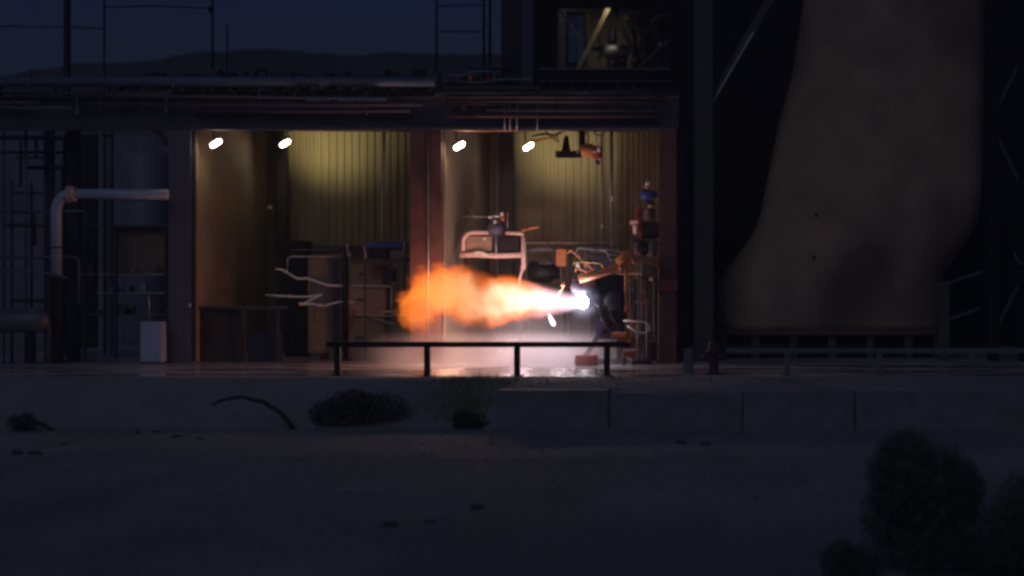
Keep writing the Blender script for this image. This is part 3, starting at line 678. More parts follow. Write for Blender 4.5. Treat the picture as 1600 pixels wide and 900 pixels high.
# clutter behind the rig
tubeobj([(822, 392), (845, 389), (868, 390)], 63.4, .08, M['steel_grey'], 'lagged_pipe', 'fat grey lagged pipe behind the upright of the rig')
bx = thing('brown_junction_box', 'square brown box between the rig and the copper pipe', 'box', P(877, 415, 63.3))
mb = MB(); mb.pbox(869, 389, 885, 416, 63.3, .35); mb.build('body', M['orange'], bx, bevel=.02)
mb = MB(); mb.pbox(875, 416.2, 879, 566, 63.4, .06); mb.build('post', M['steel_dark'], bx)
t_ = thing('pump_unit', 'dark violet pump unit low behind the plume, left of the engine', 'pump', P(850, 460, 63.6))
mb = MB(); c = P(826, 425, 63.6); mb.lathe(c, (1, 0, 0), [(0, .2), (.05, .3), (.6, .3), (.7, .2), (.95, .2)], 18); mb.build('body', M['steel_black'], t_)
mb = MB(); mb.tube([P(842, 409, 63.3), P(855, 411, 63.3), P(864, 408, 63.3)], .07, 10); mb.build('outlet', M['violet'], t_)
mb = MB(); mb.pbox(828, 445, 880, 566, 63.5, .6); mb.build('plinth', M['steel_black'], t_, bevel=.02)
t_ = thing('pipe_manifold', 'grey rack of short pipes in front of the corrugated wall, left of the blue box', 'manifold', P(908, 430, 64.2))
for k in range(5):
    mb = MB(); px = 891+k*7.5; mb.tube([P(px, 386, 64.2), P(px, 402+4*(k % 2), 64.2), P(px+2, 430, 64.1)], .03+.012*(k % 2), 8); mb.build('riser', M[('steel_grey', 'brass', 'galv', 'card', 'steel_dark')[k]], t_)
for yy in (385, 392, 399):
    mb = MB(); mb.tube([P(887, yy, 64.15), P(965, yy+3, 64.15)], .022, 8); mb.build('header', M['steel_grey'], t_)
mb = MB(); mb.pbox(889, 410, 923, 566, 64.4, .3); mb.build('back_plate', M['steel_dark'], t_)
t_ = thing('blue_control_box', 'small dark blue control box above the copper pipe', 'box', P(938, 420, 63.8))
mb = MB(); mb.pbox(929, 403, 953, 424, 63.8, .3); mb.build('body', M['bluedark'], t_, bevel=.03)
mb = MB(); mb.tube([P(930, 422, 63.75), P(930, 402, 63.75), P(952, 400, 63.75)], .03, 8); mb.build('handle', M['violet'], t_)
mb = MB(); mb.pbox(937, 424.2, 943, 566, 63.9, .1); mb.build('post', M['steel_black'], t_)

rnd = random.Random(21)
t_ = thing('instrument_line_bundle', 'tangle of thin copper and steel lines behind the copper feed pipe', 'pipe bundle', P(960, 440, 61.2))
for k in range(16):
    x0 = rnd.uniform(885, 965); y0 = rnd.uniform(392, 440); x1 = min(1024, x0+rnd.uniform(12, 60)); y1 = y0+rnd.uniform(-10, 26); dd = 60.9+.08*k
    mb = MB(); mb.tube([P(x0, y0, dd), P(x0+4, y1 if k % 2 else y0-6, dd), P(x1-6, y1, dd), P(x1, y1+rnd.uniform(-8, 22), dd)], .014+.012*rnd.random(), 8)
    mb.build('line', M[('copper', 'galv', 'steel_grey', 'brass', 'steel_dark')[k % 5]], t_)
for k in range(7):
    mb = MB(); mb.ball(P(rnd.uniform(895, 1020), rnd.uniform(395, 450), 60.85), rnd.uniform(.035, .07), 1, 1, 1.2); mb.build('fitting', M[('alu', 'brass', 'red', 'blue')[k % 4]], t_)
t_ = thing('lower_pipework', 'dim reddish pipes and valves low between the engine and the right column', 'pipework', P(1000, 560, 60.6))
for k in range(8):
    x0 = 980+k*6; mb = MB(); mb.tube([P(x0, 425+5*(k % 3), 60.6+.1*k), P(x0, 490+12*(k % 4), 60.6+.1*k), P(x0+8, 500+12*(k % 4), 60.6+.1*k), P(x0+8, 564, 60.6+.1*k)], .02+.01*(k % 3), 8); mb.build('pipe', M[('steel_red', 'steel_dark', 'hyd', 'steel_grey')[k % 4]], t_)
mb = MB(); mb.pbox(980, 470, 1020, 474, 60.7, .3); mb.build('shelf', M['steel_red'], t_)
mb = MB(); mb.pbox(985, 530, 1024, 535, 60.7, .3); mb.build('shelf', M['steel_red'], t_)
mb = MB(); mb.lathe(P(1000, 529, 60.75), (0, 0, 1), [(0, .1), (.1, .14), (.3, .1), (.35, .04)], 14); mb.build('valve', M['steel_grey'], t_)
# vertical pale pipes in front of right corrugated wall
for px, r_, lb_ in ((940.5, .024, 'thin pale upright pipe below the hoist motor'), (955.5, .05, 'thicker pale upright pipe at the edge of the corrugated wall')):
    t_ = thing('upright_pipe', lb_, 'pipe', P(px, 560, 66.2), 'pale upright pipes on the right back wall')
    mb = MB(); mb.tube([P(px, 560, 66.2), P(px, 195, 66.2)], r_, 12); mb.build('pipe', M['galv'], t_)
    mb = MB(); yy = 354 if px < 950 else 310; mb.ball(P(px+.5, yy, 66.1), .05, 1, 1, 1.6); mb.build('valve', M['alu'], t_)
tubeobj([(966, 357), (968, 365), (967, 400)], 65.5, .02, M['steel_grey'], 'small_pipe', 'short dim pipe left of the valve tree')
tubeobj([(966, 352.5), (985, 351.5)], 63, .012, M['steel_grey'], 'small_rod', 'thin level rod reaching left from the valve tree', 'rod')

# hoist under the roof
hs = thing('overhead_hoist', 'dark chain hoist trolley hanging under the roof of the right bay', 'hoist', P(890, 240, 60.9))
mb = MB(); mb.pbox(868, 235.5, 906, 246, 60.9, .3); mb.build('load_beam', M['steel_black'], hs, bevel=.01)
bmv = MB(); q = [P(882, 212, 61.0), P(887, 212, 61.0), P(890, 235.4, 61.0), P(877.5, 235.4, 61.0)]; q2 = [v+Vector((0, .15, 0)) for v in q]
bmv.quad(*q); bmv.quad(*q2)
for i in range(4): bmv.quad(q[i], q[(i+1) % 4], q2[(i+1) % 4], q2[i])
bmesh.ops.remove_doubles(bmv.bm, verts=bmv.bm.verts, dist=.0005); bmv.build('hanger_plate', M['steel_black'], hs)
mb = MB(); mb.pbox(904.5, 190, 913, 244, 60.8, .3); mb.build('trolley_frame', M['steel_black'], hs, bevel=.01)
mb = MB(); mb.tube([P(902.5, 200, 60.75), P(902.5, 240, 60.75)], .012, 6); mb.build('cable', M['galv'], hs)
mo_ = MB(); mo_.lathe(P(908, 236, 60.7), (1, 0, .12), [(0, .12), (.04, .16), (.3, .16), (.36, .1)], 16); mot = mo_.build('motor', M['orange'], hs)
mb = MB(); mb.lathe(P(933, 249, 60.7), (0, 0, 1), [(0, .07), (.05, .13), (.25, .16), (.33, .12), (.36, .05)], 16); mb.build('motor_cap', M['red'], hs)
mb = MB(); mb.ball(P(936, 233, 60.5), .06, 1, 1, 1.4); mb.ball(P(929, 237, 60.52), .04); mb.ball(P(937, 249, 60.55), .03); mb.tube([P(936, 228, 60.5), P(941, 212, 60.6), P(941, 190, 60.7)], .02, 8); mb.build('hook_block', M['alu'], hs)
mb = MB(); mb.lathe(P(934, 258, 60.7), (0, 0, 1), [(0, .04), (.12, .07), (.14, .05)], 12); mb.build('hook', M['steel_black'], hs)
# pipe clutter under the roof
t_ = thing('roof_pipe_bundle', 'tangle of short brown pipes under the roof between the floodlight and the hoist', 'pipe bundle', P(855, 215, 64))
for k, pts in enumerate((((828, 221), (842, 219), (852, 216), (872, 214)), ((832, 213), (848, 209), (866, 211), (880, 206)), ((852, 205), (858, 212), (866, 218), (874, 222)), ((915, 203), (920, 214), (917, 226)), ((925, 203), (932, 212), (945, 210)))):
    mb = MB(); mb.tube([P(a, b, 64+.1*k) for a, b in pts], .028, 8); mb.build('pipe', M[('copper', 'steel_red', 'galv', 'card', 'card')[k]], t_)
tubeobj([(700, 204), (760, 205), (832, 204)], 60.2, .018, M['copper'], 'ceiling_conduit', 'thin reddish conduit running level over the right bay floodlights', 'conduit')
for i, (px, y0) in enumerate(((788.5, 158), (797, 150), (807.5, 152), (839.5, 168))):
    tubeobj([(px, y0-6), (px, 204)], 59.9, .015, M['galv'], 'drop_conduit', ('leftmost of four thin conduits dropping over the header beam', 'second from left of four thin conduits dropping over the header beam', 'third from left of four thin conduits dropping over the header beam', 'shortest and rightmost of four thin conduits dropping over the header beam')[i], 'conduit')
tubeobj([(706, 163), (786, 163), (789, 168)], 59.85, .018, M['steel_red'], 'beam_conduit', 'dim reddish conduit running along the header beam above the middle', 'conduit')

# valve tree at the right edge of the bay
v = thing('valve_tree', 'tall stack of blue and brass valves beside the right column', 'valve', P(1003, 400, 61.3))
dv = 61.3
mb = MB(); mb.ball(P(1012, 287, dv), .07); mb.build('cap', M['white'], v)
mb = MB(); mb.tube([P(1005, 291, dv), P(1019, 291, dv)], .02, 8); mb.tube([P(1012, 290, dv), P(1012, 300, dv)], .025, 8); mb.build('hand_wheel', M['brass'], v)
mb = MB(); mb.lathe(P(1011, 313, dv+.05), (0, 0, 1), [(0, .1), (.06, .2), (.22, .22), (.28, .1)], 18); mb.pbox(1001, 298, 1027, 308, dv+.1, .25); mb.build('actuator', M['blue'], v)
mb = MB(); mb.lathe(P(1014, 345, dv+.1), (0, 0, 1), [(0, .13), (.15, .17), (.35, .12), (.5, .15), (.55, .06)], 16); mb.build('body', M['steel_dark'], v)
mb = MB(); mb.ball(P(1017, 322, dv-.08), .06, 1.5, 1, .8); mb.ball(P(1026, 312, dv-.08), .035, .7, 1, 2); mb.ball(P(1011, 331, dv-.1), .03); mb.build('fitting', M['brass'], v)
mb = MB(); mb.tube([P(1003, 318, dv), P(996, 328, dv), P(994, 345, dv), P(1000, 352, dv)], .03, 10); mb.tube([P(1001, 325, dv+.1), P(1001, 372, dv+.1)], .035, 10); mb.build('side_pipe', M['red'], v)
mb = MB(); mb.pbox(984, 345, 997, 350.5, dv-.05, .2); mb.lathe(P(993, 366, dv), (0, 0, 1), [(0, .05), (.1, .07), (.27, .08)], 12); mb.build('tee_bracket', M['pinkpipe'], v)
mb = MB(); mb.pbox(1001, 347, 1028, 373, dv+.1, .4); mb.build('housing', M['steel_black'], v, bevel=.04)
mb = MB(); mb.lathe(P(998, 401, dv), (0, 0, 1), [(0, .13), (.05, .2), (.4, .22), (.45, .12)], 18); mb.build('lower_actuator', M['bluedark'], v)
mb = MB(); mb.lathe(P(1018, 408, dv+.1), (0, 0, 1), [(0, .12), (.5, .17), (.55, .1)], 16); mb.build('lower_body', M['steel_dark'], v)
mb = MB(); mb.pbox(1003, 412, 1026, 567, dv+.15, .3); mb.build('pedestal', M['steel_black'], v, bevel=.02)
mb = MB(); mb.tube([P(1003, 405, dv-.1), P(1003, 396, dv-.1), P(1008, 388, dv-.1)], .03, 8); mb.tube([P(1020, 403, dv-.1), P(1024, 412, dv-.1)], .07, 10); mb.build('elbow', M['copper'], v)

# ================================================================== ROOF LEVEL
rp = thing('roof_edge_pipe', 'long grey pipe along the roof edge that catches the sky light', 'pipe', P(300, 128, 59.8))
mb = MB(); a = P(-40, 127.5, 59.8); b = P(680, 127.5, 59.8); mb.tube([a, b], .13, 14); mb.build('pipe', M['roofpipe'], rp)
for px in range(0, 680, 85):
    mb = MB(); mb.pbox(px-2, 127.5, px+2, 150, 59.95, .08); mb.build('bracket', M['steel_dark'], rp)
for px in (45, 270, 500):
    c = P(px, 127.5, 59.8); mb = MB(); mb.lathe(c, (1, 0, 0), [(0, .17), (.05, .17)], 16); mb.build('flange', M['roofpipe'], rp)
tubeobj([(170, 150, 59.7), (340, 151, 59.7), (600, 154, 59.7)], 59.7, .03, M['steel_grey'], 'thin_roof_pipe', 'thinner pipe running just under the big roof edge pipe')
t_ = thing('cable_tray', 'row of short pale blue tray covers on the header beam of the left bay', 'cable tray', P(540, 155, 59.75))
for a, b in ((478, 500), (504, 514), (528, 551), (556, 582), (585, 602)):
    mb = MB(); mb.pbox(a, 152.5, b, 157, 59.62, .12); mb.build('tray_cover', M['panel_blue'], t_)
# roof clutter over the right bay
t_ = thing('roof_valve_skid', 'low cluster of valves and pipes on the roof left of the tower', 'pipe skid', P(740, 140, 60.6))
mb = MB(); mb.pbox(690, 134, 842, 140, 60.8, 1.2); mb.build('skid', M['steel_dark'], t_)
for k in range(11):
    px = 697+k*9.5; hh = 8+((k*37) % 17)
    mb = MB(); c = P(px, 134, 60.9+.2*(k % 3)); mb.lathe(c, (0, 0, 1), [(0, .05), (.05, .09+.03*(k % 2)), (hh*.0167, .07), (hh*.0167+.05, .03)], 10)
    mb.build('valve', M[('violet', 'steel_dark', 'red', 'steel_grey', 'bluedark')[k % 5] if k != 4 else 'orange'], t_)
for k, pts in enumerate((((700, 118), (722, 120), (740, 112), (770, 112)), ((710, 128), (750, 130), (790, 124), (830, 126)), ((735, 108), (760, 105), (800, 106)))):
    mb = MB(); mb.tube([P(a, b, 60.7+.1*k) for a, b in pts], .045, 8); mb.build('pipe', M[('panel_blue', 'steel_grey', 'steel_dark')[k]], t_)

rnd = random.Random(31)
t_ = thing('roof_pipe_run', 'reddish and grey pipes stacked along the roof edge over the right bay', 'pipe run', P(870, 160, 59.9))
for k, (a, b, yy, m_) in enumerate(((690, 1040, 151, 'steel_red'), (700, 1036, 157.5, 'steel_dark'), (680, 840, 146, 'steel_grey'), (760, 1030, 172, 'beam'), (700, 1028, 181, 'steel_red'), (845, 1040, 143, 'steel_dark'))):
    mb = MB(); mb.tube([P(a, yy, 59.75+.03*k), P((a+b)/2, yy+.8, 59.75+.03*k), P(b, yy, 59.75+.03*k)], .03+.012*(k % 3), 8); mb.build('pipe', M[m_], t_)
for k in range(14):
    px = 700+k*24+rnd.uniform(-6, 6); mb = MB(); mb.pbox(px, 144, px+2.5+3*(k % 2), 148+rnd.uniform(6, 34), 59.84, .1); mb.build('clamp', M[('steel_dark', 'beam', 'steel_grey', 'bluedark')[k % 4]], t_)
t_ = thing('left_roof_pipe_run', 'grey pipes with clamps under the roof edge over the left bay and yard', 'pipe run', P(300, 160, 59.85))
for k, (a, b, yy, m_) in enumerate(((-20, 262, 145, 'steel_dark'), (120, 660, 163, 'beam'), (-20, 110, 168, 'roofpipe'), (300, 640, 173, 'beam'), (-20, 64, 160, 'steel_grey'))):
    mb = MB(); mb.tube([P(a, yy, 59.8+.03*k), P((a+b)/2, yy+.8, 59.8+.03*k), P(b, yy, 59.8+.03*k)], .035+.01*(k % 2), 8); mb.build('pipe', M[m_], t_)
for k in range(13):
    px = 12+k*50+rnd.uniform(-9, 9); mb = MB(); mb.pbox(px, 141, px+3, 150+rnd.uniform(6, 30), 59.86, .1); mb.build('clamp', M[('steel_dark', 'beam', 'steel_grey')[k % 3]], t_)
t_ = thing('roof_brush_and_gear', 'low dark row of gear standing along the left bay roof', 'equipment', P(450, 140, 62.5))
for k in range(34):
    px = 178+k*15+rnd.uniform(-5, 5); hh = 14+16*abs(noise.noise(Vector((k*.37, 2, 1))))+rnd.uniform(0, 9); w0 = rnd.uniform(5, 13); dd = 62.2+rnd.uniform(0, 2)
    mb = MB()
    if k % 7 != 1 and k % 3 < 2: mb.pbox(px, 134-hh, px+w0*(1+k % 2), 140, dd, .5)
    elif k % 7 == 1: mb.tube([P(px, 139, dd), P(px, 134-hh, dd), P(px+w0+6, 134-hh, dd), P(px+w0+6, 139, dd)], .05, 8)
    else: mb.lathe(P(px, 140, dd), (0, 0, 1), [(0, .16), (hh*.009, .2), (hh*.0174, .12), (hh*.0174+.05, .03)], 12)
    mb.build('pipe_loop' if k % 7 == 1 else 'casing' if k % 3 < 2 else 'valve', M[('roofing', 'steel_dark', 'beam', 'steel_black')[k % 4]], t_)
# tower
tw = thing('tower', 'tall dark steel tower rising over the right bay with one open lit level', 'tower', P(960, 568, 61.5))
DT = 61.0; TOPY = -80
mb = MB(); mb.pbox(783, TOPY, 812, 139, DT, .5); mb.build('column', M['steel_black'], tw)
mb = MB(); mb.pbox(813.5, TOPY, 833, 139, DT+.02, .3); mb.build('column', M['bluecol'], tw)
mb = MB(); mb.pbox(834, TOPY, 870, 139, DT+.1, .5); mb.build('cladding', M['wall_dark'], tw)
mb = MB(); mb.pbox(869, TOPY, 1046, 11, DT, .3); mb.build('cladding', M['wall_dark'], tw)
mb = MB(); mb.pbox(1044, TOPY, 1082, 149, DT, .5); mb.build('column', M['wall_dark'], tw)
mb = MB(); mb.pbox(1084, TOPY, 1114, 568, DT-.15, .45); mb.build('column', M['steel_dark'], tw)
mb = MB(); mb.pbox(842, 106.5, 1046, 109, DT-.08, .5); mb.build('floor_edge', M['steel_grey'], tw)
mb = MB(); mb.pbox(842, 109.2, 1046, 125, DT-.02, .5); mb.build('floor_beam', M['wall_dark'], tw)
mb = MB(); mb.pbox(842, 125.3, 1046, 128, DT-.1, .6); mb.build('floor_edge', M['steel_dark'], tw)
mb = MB(); mb.pbox(842, 128.2, 1043, 149.7, DT+.02, .5); mb.build('floor_beam', M['wall_dark'], tw)
for px in (861, 893, 922, 965, 990):
    mb = MB(); mb.pbox(px-1.5, 128.3, px+1.5, 149, DT-.03, .04); mb.build('stiffener', M['steel_dark'], tw)
# room behind the opening
mb = MB(); mb.box((X(780, DT), DT+3.6, Z(140, DT)), (X(1046, DT)+.3, DT+3.7, Z(-40, DT))); mb.build('rear_wall', M['corr'], tw)
mb = MB(); mb.box((X(860, DT), DT+.52, Z(126, DT)), (X(1046, DT)+.3, DT+3.6, Z(124, DT))); mb.build('level_floor', M['steel_dark'], tw)
mb = MB(); mb.box((X(860, DT), DT+.52, Z(-36, DT)), (X(1046, DT)+.3, DT+3.6, Z(-38, DT))); mb.build('level_ceiling', M['steel_dark'], tw)
mb = MB(); mb.bar(P(958, 0, DT+.7), P(903, 108, DT+.7), .12, .1); mb.build('brace', M['card'], tw)
mb = MB(); mb.bar(P(957, 4, DT+.9), P(994, 92, DT+.9), .12, .1); mb.build('brace', M['steel_black'], tw)
for a, b, c, d_, dd in ((872, 12, 906, 60, .8), (1046, 60, 1000, 104, .75), (918, 12, 918, 106, 2.6), (940, 12, 940, 70, 2.9), (1002, 12, 1002, 106, 2.4), (975, 38, 1046, 38, 2.2), (880, 60, 960, 60, 3.0)):
    mb = MB(); mb.bar(P(a, b, DT+dd), P(c, d_, DT+dd), .055, .05); mb.build('lattice_bar', M['card' if dd > 2 else 'steel_dark'], tw)
t_ = thing('pressure_vessel', 'grey rounded vessel on the lit tower level behind the diagonal brace', 'tank', P(965, 104, 63))
mb = MB(); c = P(943, 80, 63); mb.lathe(c, (1, 0, -.02), [(0, .1), (.06, .19), (.15, .22), (.5, .22), (.62, .17), (.72, .06)], 20); mb.build('body', M['galv'], t_)
mb = MB(); mb.pbox(948, 90, 953, 108, 62.95, .2); mb.pbox(974, 90, 979, 108, 62.95, .2); mb.build('saddle', M['steel_black'], t_)
mb = MB(); mb.lathe(P(957, 72, 63), (0, 0, 1), [(0, .13), (.25, .13), (.35, .1), (.5, .09)], 14); mb.build('riser', M['bluedark'], t_)
t_ = thing('blue_panel_cabinet', 'dark blue cabinet at the left end of the lit tower level', 'cabinet', P(900, 108, 63.4))
mb = MB(); mb.pbox(884, 18, 916, 103, 63.4, .5); mb.build('body', M['bluedark'], t_, bevel=.02)
mb = MB(); mb.pbox(888, 24, 899, 98, 63.37, .025); mb.pbox(901, 24, 912, 98, 63.37, .025); mb.build('door', M['blue'], t_)
t_ = thing('small_fittings_rack', 'rack of small pale pipe fittings at the right end of the lit tower level', 'rack', P(1020, 108, 62.6))
mb = MB(); mb.tube([P(1016, 35, 62.6), P(1029, 23, 62.6), P(1043, 23.5, 62.6)], .03, 8); mb.build('bright_tube', M['alu'], t_)
mb = MB(); mb.tube([P(990, 34, 62.7), P(1016, 35, 62.7)], .014, 6); mb.tube([P(1017, 36, 62.7), P(1023, 44, 62.7)], .03, 8); mb.build('thin_tube', M['galv'], t_)
mb = MB(); mb.pbox(978, 18.5, 989, 23, 62.6, .12); mb.pbox(993, 17, 999, 21, 62.6, .12); mb.ball(P(981, 42, 62.6), .06); mb.ball(P(1031, 69, 62.6), .05, 1, 1, 1.5); mb.ball(P(1040, 69, 62.6), .035); mb.build('fitting', M['white'], t_)
mb = MB(); mb.pbox(976, 24, 1004, 33, 62.8, .3); mb.build('shelf_box', M['wood'], t_, bevel=.01)
mb = MB(); mb.tube([P(987, 44, 62.8), P(993, 55, 62.8), P(992, 74, 62.8), P(1000, 100, 62.8)], .05, 8); mb.tube([P(1018, 50, 62.8), P(1010, 60, 62.8), P(1012, 100, 62.8)], .04, 8); mb.tube([P(1034, 14, 62.8), P(1034, 100, 62.8)], .04, 8); mb.build('riser', M['steel_dark'], t_)
# work lamp of that level, above the opening
wl = thing('level_work_lamp', 'small work lamp under the ceiling of the lit tower level', 'lamp', P(958, -14, 61.45))
mb = MB(); mb.pbox(948, -14, 968, -12, 61.37, .16); mb.build('housing', M['steel_black'], wl)
l = bpy.data.lights.new('work_lamp_light', 'AREA'); l.energy = 320; l.color = (1, .9, .58); l.shape = 'RECTANGLE'; l.size = .35; l.size_y = .12
lo = bpy.data.objects.new('work_lamp_light', l); C.objects.link(lo); lo.parent = wl; lo.location = (0, 0, -.03)

# steel screen right of the tower, with its diagonal strut
rw = thing('dark_side_building', 'tall dark clad building behind the flared exhaust duct', 'building', (X(1350, 72), 74, 0.012))
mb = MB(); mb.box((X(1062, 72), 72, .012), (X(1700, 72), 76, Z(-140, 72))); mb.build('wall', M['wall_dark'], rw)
for px in (1160, 1240, 1560, 1640):
    mb = MB(); mb.pbox(px-4, -140, px+4, 560, 71.85, .15); mb.build('wall_rib', M['wall_dark'], rw)
t_ = thing('diagonal_strut', 'long diagonal steel strut with one edge catching light, right of the tower', 'strut', P(1115, 160, 61.2))
mb = MB(); mb.bar(P(1113, 161, 61.2), P(1178, 50, 61.2), .05, .2); mb.build('flange', M['galv'], t_)
mb = MB(); mb.bar(P(1104, 172, 61.35), P(1214, -20, 61.35), .22, .1); mb.build('web', M['steel_dark'], t_)

# ================================================================== EXHAUST DUCT
du = thing('flared_exhaust_duct', 'huge beige scorched duct that flares out towards its foot', 'duct', P(1297, 515, 64))
rowsd = [(-90, 1268, 1542), (0, 1256, 1538), (60, 1247, 1538), (120, 1237, 1537), (200, 1215, 1536), (260, 1203, 1535), (310, 1193, 1533), (335, 1188, 1529), (355, 1181, 1522), (372, 1172, 1513), (388, 1161, 1502), (404, 1149, 1490), (420, 1137, 1479), (434, 1129, 1472), (450, 1124, 1470), (470, 1122, 1470), (515, 1120, 1470)]
mb = MB(); rings = []
DD = 62.4
fine = []
for (y0, a0, b0), (y1, a1, b1) in zip(rowsd[:-1], rowsd[1:]):
    for k in range(4):
        f = k/4; fine.append((y0+(y1-y0)*f, a0+(a1-a0)*f, b0+(b1-b0)*f))
fine.append(rowsd[-1])
for y0, a, b in fine:
    c = P((a+b)/2, y0, DD+1.3); hw = (b-a)/2*(DD+1.3)/F; ring = []
    for k in range(48):
        an = 2*math.pi*k/48; ca, sa = math.cos(an), math.sin(an); e_ = .62
        dx = hw*math.copysign(abs(ca)**e_, ca); dy = 1.35*math.copysign(abs(sa)**e_, sa)
        nn = .02*noise.noise(Vector((dx*.8, dy, c.z*.5)))
        ring.append(mb.bm.verts.new((c.x+dx, c.y+dy*(1+nn), c.z)))
    rings.append(ring)
mb.skin(rings, caps=True); shell = mb.build('shell', M['duct'], du)
for q in ((1275, 336, .04), (1272, 402, .055)):
    # small inspection ports
    mb = MB(); c = P(q[0], q[1], DD-.06); mb.lathe(c, (0, 1, 0), [(0, q[2]), (.05, q[2]), (.12, q[2]*.9)], 18); mb.build('inspection_port', M['steel_black'], du)
mb = MB(); mb.pbox(1112, 514.5, 1478, 524, DD-.12, 2.8); mb.build('foot_ring', M['steel_red'], du, bevel=.02)
for px in (1128, 1180, 1240, 1300, 1360, 1420, 1465):
    mb = MB(); mb.pbox(px-6, 524.3, px+6, 566, DD, .2); mb.build('support_leg', M['steel_dark'], du)
mb = MB(); mb.tube([P(1112, 434, DD-.3), P(1121, 440, DD-.35), P(1125, 470, DD-.4), P(1132, 515, DD-.4)], .06, 10); mb.tube([P(1108, 440, DD-.3), P(1110, 560, DD-.3)], .07, 10); mb.build('side_pipe', M['steel_dark'], du)
# right frame
fr_ = thing('right_steel_frame', 'dark braced steel frame at the right edge beyond the duct', 'frame', P(1560, 568, 61))
for px in (1475, 1552, 1600):
    mb = MB(); a = P(px, -100 if px > 1500 else 440, 61.2); mb.box((a.x-.14, 61.2, .012), (a.x+.14, 61.5, a.z)); mb.build('column', M['wall_dark'] if px != 1475 else M['steel_dark'], fr_)
for a, b, c, d_ in ((1477, 444, 1536, 424), (1480, 500, 1530, 482), (1552, 180, 1612, 60), (1552, 200, 1600, 300), (1552, 520, 1600, 430)):
    mb = MB(); mb.bar(P(a, b, 61.35), P(c, d_, 61.35), .09, .09); mb.build('brace', M['steel_dark'], fr_)
mb = MB(); mb.tube([P(1585, 395, 61), P(1588, 404, 61), P(1593, 411, 61), P(1603, 413, 61)], .03, 8); mb.build('cable_loop', M['steel_grey'], fr_)

# ================================================================== GUARD RAILS
def rail(x0, x1, yt, yb, d, posts, m, label, thick, pw):
    t_ = thing('guard_rail', label, 'guard rail', P((x0+x1)/2, yb, d))
    mb = MB(); a = P(x0, yt, d); b = P(x1, yt, d)
    mb.box((a.x, d-.05, a.z-thick), (b.x, d+.05, a.z)); mb.build('top_rail', m, t_, bevel=.01)
    for px in posts:
        c = P(px, yt, d); zb = ground_z(c.x, d)-.05 if d < 53.2 else .012
        mb = MB(); mb.box((c.x-pw/2, d-.045, zb), (c.x+pw/2, d+.045, c.z-thick-.002)); po = mb.build('post', m, t_, bevel=.006)
        mb = MB(); mb.box((c.x-pw/2-.07, d-.12, max(zb, 0)+.002), (c.x+pw/2+.07, d+.12, max(zb, 0)+.025)); mb.build('foot_plate', m, po)
    return t_
rail(510, 985, 534, 588, 53.6, (527.5, 667.5, 808, 948.5), M['steel_black'], 'black guard rail silhouetted against the steam and the flame', .125, .14)
rail(1135, 1760, 544, 588, 53.6, (1230, 1374, 1520, 1665), M['steel_grey'], 'grey unlit guard rail in front of the flared duct', .12, .14)
# hydrant
hy = thing('hydrant', 'short reddish hydrant with a round cap at the left end of the grey rail', 'hydrant', P(1115, 588, 54.2))
c = P(1115, 588, 54.2); bz = .012
mb = MB(); mb.lathe((c.x, c.y, bz), (0, 0, 1), [(0, .2), (.04, .2), (.05, .12), (.5, .12), (.52, .17), (.58, .17), (.6, .13), (.72, .12), (.8, .05)], 20); mb.build('barrel', M['hyd'], hy)
mb = MB(); mb.lathe((c.x-.28, c.y-.02, bz+.42), (1, 0, 0), [(0, .05), (.04, .08), (.5, .08), (.56, .05)], 14); mb.build('outlet', M['hyd'], hy)
mb = MB(); mb.pbox(1068, 545, 1082, 584, 54.6, .3); t_ = mb.build('post_box', M['steel_grey'], None, bevel=.02); t_.location.z = .012; tag(t_, 'small grey box on the pad between the reddish column and the hydrant', 'box')

# ================================================================== LEFT YARD
# back building
lb_ = thing('left_rear_building', 'dark clad building behind the pipe yard at the left edge', 'building', (X(120, 80), 82, 0))
mb = MB(); mb.box((X(-200, 80), 80, 0), (X(262, 80)+.6, 84, Z(160, 80))); mb.build('wall', M['wall_left'], lb_)
for a, b, c, d_ in ((20, 205, 68, 245), (20, 250, 68, 300), (197, 176, 238, 206)):
    mb = MB(); mb.pbox(a, b, c, d_, 79.9, .08); mb.build('sky_glow_panel', M['panel_blue'], lb_)  # pale blue sheets coloured like sky glow seen through openings
# storage tank
tk = thing('storage_tank', 'bluish grey upright tank behind the big elbow pipe, left of the dark column', 'tank', P(228, 560, 74))
c = P(228, 560, 75); mb = MB(); top = Z(232, 74)
mb.lathe((c.x, 75, 0), (0, 0, 1), [(0, .72), (.05, .75), (top-.2, .75), (top-.05, .6), (top, .1)], 28); mb.build('shell', M['tankm'], tk)
for zz in (3.0, 4.6):
    mb = MB(); mb.lathe((c.x, 75, zz), (0, 0, 1), [(0, .77), (.05, .77)], 28); mb.build('hoop', M['steel_grey'], tk)
mb = MB(); mb.bar((c.x+.8, 74.9, 0), (c.x+.8, 74.9, top), .04); mb.bar((c.x+.98, 74.9, 0), (c.x+.98, 74.9, top), .04); mb.build('ladder', M['steel_grey'], tk)
# frames of pipe yard
yf = thing('yard_pipe_rack', 'dark steel pipe rack standing in the yard left of the building', 'pipe rack', P(130, 565, 62))
for a, b, m_ in ((70, 82, 'steel_dark'), (104, 122, 'bluedark'), (164, 174, 'steel_grey'), (125, 150, 'steel_black')):
    dd = {70: 62.5, 104: 61.0, 164: 66, 125: 70}[a]
    mb = MB(); mb.box((X(a, dd), dd, .012), (X(b, dd), dd+.2, Z(150 if a != 164 else 172, dd))); mb.build('upright', M[m_], yf)
mb = MB(); mb.box((X(-60, 62.5), 62.52, Z(196, 62.5)), (X(262, 62.5), 62.7, Z(188, 62.5))); mb.build('cross_beam', M['steel_black'], yf)
mb = MB(); mb.box((X(80, 66), 65.9, Z(210, 66)), (X(262, 66), 65.98, Z(206, 66))); mb.build('cross_beam', M['steel_grey'], yf)
mb = MB(); mb.bar(P(235, 190, 65), P(262, 225, 65), .15); mb.build('knee_brace', M['steel_red'], yf)
